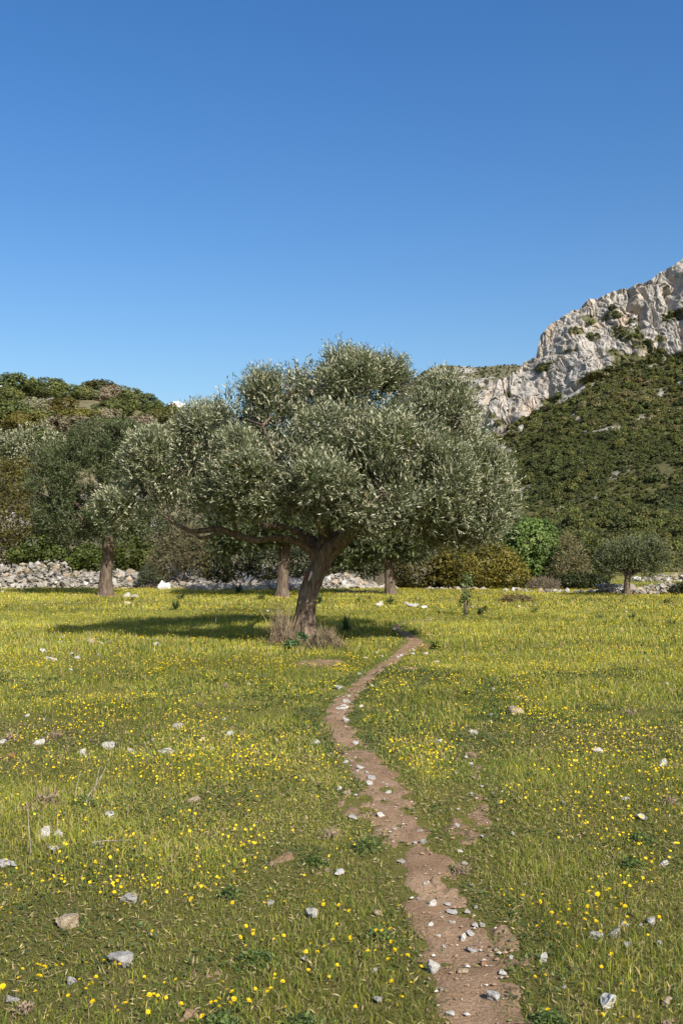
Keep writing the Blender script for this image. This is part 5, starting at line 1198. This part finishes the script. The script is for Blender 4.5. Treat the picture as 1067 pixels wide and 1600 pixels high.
stick('dry seed stalk standing in the tree shadow', [(335, 982), (337, 970), (338, 962)], 0.8)
rs = np.random.default_rng(81)
for (a, b, w, h, lab) in [(75, 1250, 44, 34, 'large brown dry thistle tuft at left'), (45, 1262, 22, 14, 'dry tuft left of the large thistle tuft'), (18, 1148, 30, 14, 'brown dry tuft at the left edge'), (86, 1142, 28, 14, 'brown dry tuft right of the edge tuft'), (38, 1572, 26, 22, 'dry brown tuft in the bottom left corner'), (515, 1300, 26, 16, 'dry twiggy tuft in the grass left of the path'),
                         (227, 1060, 10, 7, 'tiny dry tuft in the grass below the stone cluster'), (312, 1098, 12, 12, 'dry tuft left of the upper path'), (352, 1070, 10, 14, 'dry seed head left of the upper path'), (264, 1200, 10, 8, 'small dry tuft below the row of stones'), (845, 1190, 12, 10, 'dry tuft in the grass right of the path'), (1045, 1590, 20, 14, 'dry tuft in the bottom right corner'),
                         (1046, 1258, 26, 16, 'brown dry tuft near the right edge'), (985, 1108, 16, 8, 'small brown tuft on the right meadow'), (1060, 1196, 16, 10, 'brown tuft beside the upright white stone'), (720, 1352, 30, 14, 'dry brown mat on the right rim of the path'), (805, 1058, 10, 7, 'tiny dry tuft behind the tan block')]:
    x0, y0 = (float(q) for q in G(a, b + h * .3)); k = math.hypot(y0, 1.6) / F_PX; n = 130
    p_ = np.stack([rs.normal(size=n) * w * k * .26, rs.normal(size=n) * w * k * .22, rs.random(n) * h * k * 0.6], -1)
    V, Fq = leaf_quads(p_, unit(rs.normal(size=(n, 3)) + np.array([0, 0, .4])), unit(rs.normal(size=(n, 3))), (0.15 + .35 * rs.random(n)) * w * k, np.full(n, 0.0035 + 0.0004 * y0))
    c = np.array([(0.26, 0.19, 0.13), (0.17, 0.12, 0.09), (0.33, 0.26, 0.19)])[rs.integers(3, size=n)]
    o = link('dry_tuft', mesh_np('dry_tuft', V, Fq, col=np.repeat(c, 4, 0), mat=M_DRY), None, (x0, y0, float(gz(x0, y0)))); tag(o, lab, 'dry tuft', 'dry tufts in the grass'); 

# ------------------------------------------------------------------ grass, herbs and flowers
rng = np.random.default_rng(91)
def field(n, ya, yb, margin=1.3):
    """points spread evenly over the wedge the meadow shows (and a step to each side)"""
    out = []
    have = 0
    while have < n:
        y_ = np.sqrt(ya ** 2 + (yb ** 2 - ya ** 2) * rng.random(n)); x_ = (rng.random(n) * 2 - 1) * (0.355 * y_ + margin)
        out.append((x_, y_)); have += n
    x_ = np.concatenate([o_[0] for o_ in out])[:n]; y_ = np.concatenate([o_[1] for o_ in out])[:n]
    return x_, y_
PAL = np.array([(0.21, 0.235, 0.04), (0.14, 0.185, 0.03), (0.31, 0.285, 0.045), (0.36, 0.295, 0.14), (0.085, 0.13, 0.026)])
def grass(n, ya, yb, h0, h1, w, seg, seed, bright=1.0):
    x_, y_ = field(n, ya, yb)
    s_ = soil(x_, y_)
    far_edge = 56.5
    cover = fbm(x_ * 1.3, y_ * 1.3, 0, 95, 3)
    keep = ((s_ < 0.0 + 0.07 * rng.random(n) ** 2 * (y_ < 12)) | (rng.random(n) < 0.035) | ((s_ < 0.05) & (rng.random(n) < 0.25))) & (y_ < far_edge) & (rng.random(n) < np.clip(0.95 + 0.4 * cover, 0.5, 1))
    keep |= (y_ >= far_edge) & (x_ > 3.0)
    x_, y_, s_, cover = x_[keep], y_[keep], s_[keep], cover[keep]
    n = len(x_)
    big = fbm(x_ / 3.1, y_ / 3.1, 0, 96, 3); tall = fbm(x_ / 1.1, y_ / 1.1, 0, 97, 3)
    pathy = np.clip((s_ + 0.2) / 0.2, 0, 1)
    h = (h0 + (h1 - h0) * rng.random(n) ** 1.9) * np.clip(1 + 0.55 * tall, 0.55, 1.7) * (1 - 0.5 * pathy)
    yellow = np.clip(np.interp(y_, [3, 9, 20, 40], [0.1, 0.28, 0.42, 0.62]) + 0.4 * big, 0, 1)
    pr = rng.random(n)
    k = np.where(pr < 0.30 + 0.0 * big, 0, np.where(pr < 0.62, 1, np.where(pr < 0.78, 2, np.where(pr < 0.93, 3, 4))))
    k = np.where((k == 1) & (rng.random(n) < yellow), 2, k); k = np.where((k == 4) & (rng.random(n) < yellow), 0, k)
    k = np.where((pathy > 0.35) & (rng.random(n) < 0.5), 4, k)
    c = PAL[k] * (0.75 + 0.5 * rng.random((n, 1))) * (np.interp(y_, [3, 6, 11], [1.0, 1.0, 1.02]) * (1 + 0.26 * big + 0.16 * cover))[:, None] * bright
    a = rng.random(n) * 6.28; lean = 0.15 + 0.55 * rng.random(n) ** 1.5
    d0 = np.stack([np.cos(a), np.sin(a), np.zeros(n)], -1); sd = np.stack([-np.sin(a + rng.normal(size=n)), np.cos(a + rng.normal(size=n)), np.zeros(n)], -1)
    base = np.stack([x_, y_, gz(x_, y_) - 0.006], -1)
    ww = (w * (0.7 + 0.7 * rng.random(n)))[:, None]
    H = h[:, None]; z1 = np.array([0, 0, 1.0])
    if seg == 1:
        tip = base + z1 * H * np.cos(lean)[:, None] + d0 * H * np.sin(lean)[:, None]
        V = np.stack([base - sd * ww / 2, base + sd * ww / 2, tip], 1).reshape(-1, 3)
        Fq = [np.arange(n * 3).reshape(-1, 3)]; rep = 3
    else:
        mid = base + z1 * H * 0.55 + d0 * H * 0.18 * lean[:, None]
        tip = base + z1 * H * (0.98 - 0.3 * lean)[:, None] + d0 * H * (0.3 + 0.7 * lean)[:, None] * 0.9
        V = np.stack([base - sd * ww / 2, base + sd * ww / 2, mid + sd * ww * 0.42, mid - sd * ww * 0.42, tip], 1).reshape(-1, 3)
        i0 = np.arange(n)[:, None] * 5
        Fq = [i0 + np.array([[0, 1, 2, 3]]), i0 + np.array([[3, 2, 4]])]; rep = 5
    return V, Fq, np.repeat(c, rep, 0)
bands = [grass(225000, 2.6, 8, 0.016, 0.078, 0.0034, 2, 1), grass(170000, 8, 17, 0.025, 0.095, 0.008, 2, 2), grass(190000, 17, 32, 0.05, 0.13, 0.022, 1, 3), grass(160000, 32, 75, 0.05, 0.13, 0.055, 1, 4)]
for q, (V, Fq, C) in enumerate(bands):
    o = link('meadow_grass', mesh_np('meadow_grass', V, Fq, col=C, mat=M_GRASS))
    tag(o, ['near foreground meadow grass', 'middle distance meadow grass', 'meadow grass around the big olive', 'far meadow grass before the trees'][q], kind='stuff')

# litter and thatch lying between the blades
x_, y_ = field(130000, 2.6, 10, 0.8)
s_ = soil(x_, y_); keep = (s_ < 0.0) | (rng.random(len(x_)) < 0.06)
x_, y_ = x_[keep], y_[keep]; n = len(x_)
nr = unit(np.stack([rng.normal(size=n) * 0.7, rng.normal(size=n) * 0.7, np.ones(n)], -1)); ld = unit(np.cross(nr, rng.normal(size=(n, 3))))
L = 0.012 + 0.03 * rng.random(n)
V, Fq = leaf_quads(np.stack([x_, y_, gz(x_, y_) + 0.003 + 0.016 * rng.random(n)], -1), ld, nr, L, np.full(n, 0.0042) * (0.6 + 0.8 * rng.random(n)) * np.interp(y_, [3, 10], [1, 1.8]))
C = np.array([(0.34, 0.27, 0.15), (0.2, 0.15, 0.08), (0.15, 0.16, 0.04), (0.08, 0.11, 0.025), (0.11, 0.085, 0.05), (0.24, 0.22, 0.06)])[rng.integers(6, size=n)] * (0.7 + 0.6 * rng.random((n, 1)))
o = link('thatch', mesh_np('thatch', V, Fq, col=np.repeat(C, 4, 0), mat=M_DRY)); tag(o, 'dry thatch and small leaves between the grass blades', kind='stuff')

# leafy weed clumps
for q, (a, b, w, h, lab) in enumerate([(572, 1322, 56, 26, 'largest bright green weed clump left of the path'), (130, 1262, 50, 24, 'green weed clump below the leaning dry stalk'), (400, 1490, 70, 24, 'broad dark weed clump in the lower middle grass'), (470, 1585, 60, 22, 'green weed clump at the bottom edge left of the path'), (490, 1345, 40, 20, 'weed clump left of the largest bright one'), (590, 1445, 44, 18, 'low weed clump near the left rim of the lower path'),
                                       (1000, 1310, 46, 20, 'weed clump in the grass by the right edge'), (985, 1345, 40, 18, 'dark weed clump below the one by the right edge'), (860, 1590, 60, 20, 'weed clump at the bottom edge right of the path'), (345, 1590, 60, 22, 'weed clump at the bottom edge in the left half'), (360, 1385, 40, 16, 'small weed clump among flowers in the left half'), (830, 1215, 34, 14, 'small weed clump right of the side track')]):
    r_ = np.random.default_rng(700 + q); x0, y0 = (float(v_) for v_ in G(a, b)); k = math.hypot(y0, 1.6) / F_PX; n = 300
    R_ = w * k / 2
    p_ = np.stack([r_.normal(size=n) * R_ * 0.5, r_.normal(size=n) * R_ * 0.5, 0.008 + r_.random(n) * h * k * 0.8], -1); p_[:, 2] *= np.exp(-(p_[:, 0] ** 2 + p_[:, 1] ** 2) / (R_ * 0.8) ** 2)
    nr = unit(np.stack([r_.normal(size=n) * 0.6, r_.normal(size=n) * 0.6, np.ones(n)], -1)); L = 0.012 + 0.020 * r_.random(n)
    V, Fq = leaf_quads(p_, unit(np.cross(nr, r_.normal(size=(n, 3)))), nr, L, L * 0.42)
    C = np.array([(0.09, 0.13, 0.034), (0.13, 0.18, 0.05), (0.06, 0.09, 0.025)])[r_.integers(3, size=n)] * (0.75 + 0.5 * r_.random((n, 1)))
    o = link('weed_clump', mesh_np('weed_clump', V, Fq, col=np.repeat(C, 4, 0), mat=M_HERB), None, (x0, y0, float(gz(x0, y0)))); tag(o, lab, 'weed', 'leafy weed clumps in the grass')

# low leafy herbs
x_, y_ = field(90000, 2.6, 15)
s_ = soil(x_, y_); hb = fbm(x_ / 0.7, y_ / 0.7, 0, 98, 3) + 0.5 * np.clip((s_ + 0.35) / 0.35, 0, 1)
keep = (hb > 0.28) & (s_ < 0.02)
x_, y_, hb = x_[keep], y_[keep], hb[keep]; n = len(x_)
ht = 0.008 + 0.045 * rng.random(n) * np.clip(hb, 0.2, 1)
nr = unit(np.stack([rng.normal(size=n) * 0.5, rng.normal(size=n) * 0.5, np.ones(n)], -1)); ld = unit(np.cross(nr, rng.normal(size=(n, 3))))
L = (0.012 + 0.018 * rng.random(n)) * np.interp(y_, [3, 15], [1, 1.8])
V, Fq = leaf_quads(np.stack([x_, y_, gz(x_, y_) + ht], -1), ld, nr, L, L * 0.5)
C = np.array([(0.05, 0.08, 0.022), (0.07, 0.105, 0.028), (0.085, 0.105, 0.045)])[rng.integers(3, size=n)] * (0.7 + 0.6 * rng.random((n, 1)))
o = link('low_herbs', mesh_np('low_herbs', V, Fq, col=np.repeat(C, 4, 0), mat=M_HERB)); tag(o, 'low dark green leafy herbs between the grass', kind='stuff')

# flowers
def flower_mesh(seed):
    r = np.random.default_rng(seed)
    V, Fq, C = [], [], []
    npet = 9
    for ring, (rad, zz) in enumerate([(1.0, 0.0), (0.62, 0.28)]):
        for q in range(npet):
            a = (q + 0.5 * ring) * 2 * math.pi / npet + r.normal() * 0.06
            d = np.array([math.cos(a), math.sin(a), 0]); sd = np.array([-math.sin(a), math.cos(a), 0])
            o_ = len(V); rr = rad * (0.85 + 0.3 * r.random())
            V += [d * 0.08 + [0, 0, zz], d * rr * 0.6 - sd * 0.26 * rad + [0, 0, zz + 0.16], d * rr + [0, 0, zz + 0.12 + 0.2 * r.random()], d * rr * 0.6 + sd * 0.26 * rad + [0, 0, zz + 0.16]]
            Fq.append((o_, o_ + 1, o_ + 2, o_ + 3)); C += [np.array((0.74, 0.52, 0.012)) * (0.9 + 0.2 * r.random())] * 4
    o_ = len(V)
    V += [np.array(v_) for v_ in ((-0.09, 0, 0), (0.09, 0, 0), (0.3, 0.1, -8), (0.2, 0.1, -8))]; Fq.append((o_, o_ + 1, o_ + 2, o_ + 3)); C += [np.array((0.07, 0.10, 0.02))] * 4
    return np.array(V, float), np.array(Fq), np.array(C)
FM = []
for q in range(3):
    V, Fq, C = flower_mesh(q); FM.append(mesh_np('yellow_flower', V, Fq, col=C, mat=M_FLOWER))
def flower_spots(n, ya, yb, thr, fl):
    x_, y_ = field(n, ya, yb)
    # drifts of flowers seen in the photograph, plus clumps
    px = CX + F_PX * x_ / y_; py = HORIZ + F_PX * CAM_H / y_
    g = 0
    for (a, b, sa_, sb_, w_) in [(230, 1370, 130, 45, 1.1), (110, 1340, 90, 30, 0.8), (140, 1560, 140, 40, 0.9), (380, 1180, 180, 40, 0.8), (130, 1110, 130, 25, 0.9), (300, 1250, 160, 60, 0.7), (640, 1180, 70, 40, 0.8), (960, 1170, 90, 40, 0.9), (840, 1110, 90, 22, 0.8), (970, 1430, 110, 50, 0.8), (1000, 1270, 90, 60, 0.6), (520, 1035, 90, 12, 0.6), (300, 1050, 160, 20, 0.5), (330, 1330, 80, 40, .4), (700, 1080, 90, 20, .5), (430, 1500, 120, 60, .3), (80, 1480, 90, 50, .4)]:
        g = g + w_ * np.exp(-((px - a) / sa_) ** 2 - ((py - b) / sb_) ** 2)
    cl_ = fbm(x_ / 0.5, y_ / 0.5, 0, 99, 3) * 0.75 + 0.5 * fbm(x_ / 0.16, y_ / 0.16, 0, 100, 2)
    pr = np.clip(fl + g * 0.8 + 0.35 * cl_, 0, 1) * np.clip(1 + cl_, 0.05, 2) * thr
    keep = (rng.random(n) < pr) & (soil(x_, y_) < -0.05)
    return x_[keep], y_[keep]
x_, y_ = flower_spots(15000, 3.0, 8.5, 0.85, 0.07)
order = np.argsort(y_ + 1e3 * (np.abs(x_) > 0.345 * y_))
x_, y_ = x_[order], y_[order]
for q in range(min(300, len(x_))):
    hgt = 0.055 + 0.07 * rng.random(); s_ = 0.006 + 0.006 * rng.random() ** 1.5
    o = link('yellow_flower', FM[rng.integers(3)], None, (x_[q], y_[q], float(gz(x_[q], y_[q])) + hgt), (rng.normal() * 0.4 + 0.15, rng.normal() * 0.4, rng.random() * 6.28), (s_, s_, s_ * 1.1))
    tag(o, 'small yellow daisy in the foreground grass', 'flower', 'yellow flowers of the nearest meadow')
print('near flowers', len(x_))
xm, ym = x_[300:], y_[300:]
xf, yf = flower_spots(60000, 8.5, 19, 0.7, 0.14)
xg, yg = flower_spots(150000, 19, 56, 0.5, 0.42)
def flower_field(name, label, x_, y_, size, hgt, facing):
    n = len(x_)
    nr = unit(np.stack([rng.normal(size=n) * 0.6, rng.normal(size=n) * 0.6 - facing, np.ones(n)], -1)); ld = unit(np.cross(nr, rng.normal(size=(n, 3))))
    L = size * (0.6 + 0.7 * rng.random(n))
    c0 = np.stack([x_, y_, gz(x_, y_) + hgt * (0.5 + 0.8 * rng.random(n))], -1)
    sd = np.cross(ld, nr)
    ang = np.arange(4) * math.pi / 2
    V = c0[:, None] + (ld[:, None] * np.cos(ang)[None, :, None] + sd[:, None] * np.sin(ang)[None, :, None]) * (L * 0.5)[:, None, None] * (0.75 + 0.4 * rng.random((n, 4, 1)))
    Fq = np.arange(n * 4).reshape(-1, 4)
    C = np.array((0.70, 0.50, 0.015)) * (0.75 + 0.4 * rng.random((n, 1)))
    o = link(name, mesh_np(name, V.reshape(-1, 3), Fq, col=np.repeat(C, 4, 0), mat=M_FLOWER)); tag(o, label, kind='stuff')
flower_field('yellow_flowers', 'drifts of small yellow flowers in the near meadow', xm, ym, 0.017, 0.08, 0.1)
flower_field('yellow_flowers', 'drifts of small yellow flowers across the middle meadow', xf, yf, 0.018, 0.09, 0.15)
flower_field('yellow_flowers', 'yellow carpet of flowers on the far meadow', xg, yg, 0.025, 0.10, 0.25)
print('flowers', len(xm), len(xf), len(xg))

# ------------------------------------------------------------------ clouds low over the hill
m, n_, l_, b_, _ = new_mat('cloud_white'); b_.inputs['Base Color'].default_value = (0.9, 0.9, 0.9, 1); b_.inputs['Roughness'].default_value = 1.0; b_.inputs['Specular IOR Level'].default_value = 0
b_.inputs['Subsurface Weight'].default_value = 0.0
for (a, b, w, h, lab) in [(277, 634, 26, 13, 'small white cloud peeking over the hill beside the dark shrub'), (-6, 604, 24, 18, 'sliver of white cloud at the left edge above the hill')]:
    me = rock_mesh('cloud', 950 + a, 4, m, 0)
    co = np.array([v_.co[:] for v_ in me.vertices]); co *= (1 + 0.28 * fbm(co[:, 0] * 2.3 + a, co[:, 1] * 2.3, co[:, 2] * 2.3, 66, 4))[:, None]
    me.vertices.foreach_set('co', co.astype(np.float32).ravel()); me.polygons.foreach_set('use_smooth', np.ones(len(me.polygons), bool))
    Yc = 2500.0; p = P(a, b, Yc); k = Yc / F_PX
    o = link('cloud', me, None, tuple(p), (0, 0, 0), (w * k / 2, w * k / 2, h * k / 2)); tag(o, lab, 'cloud')
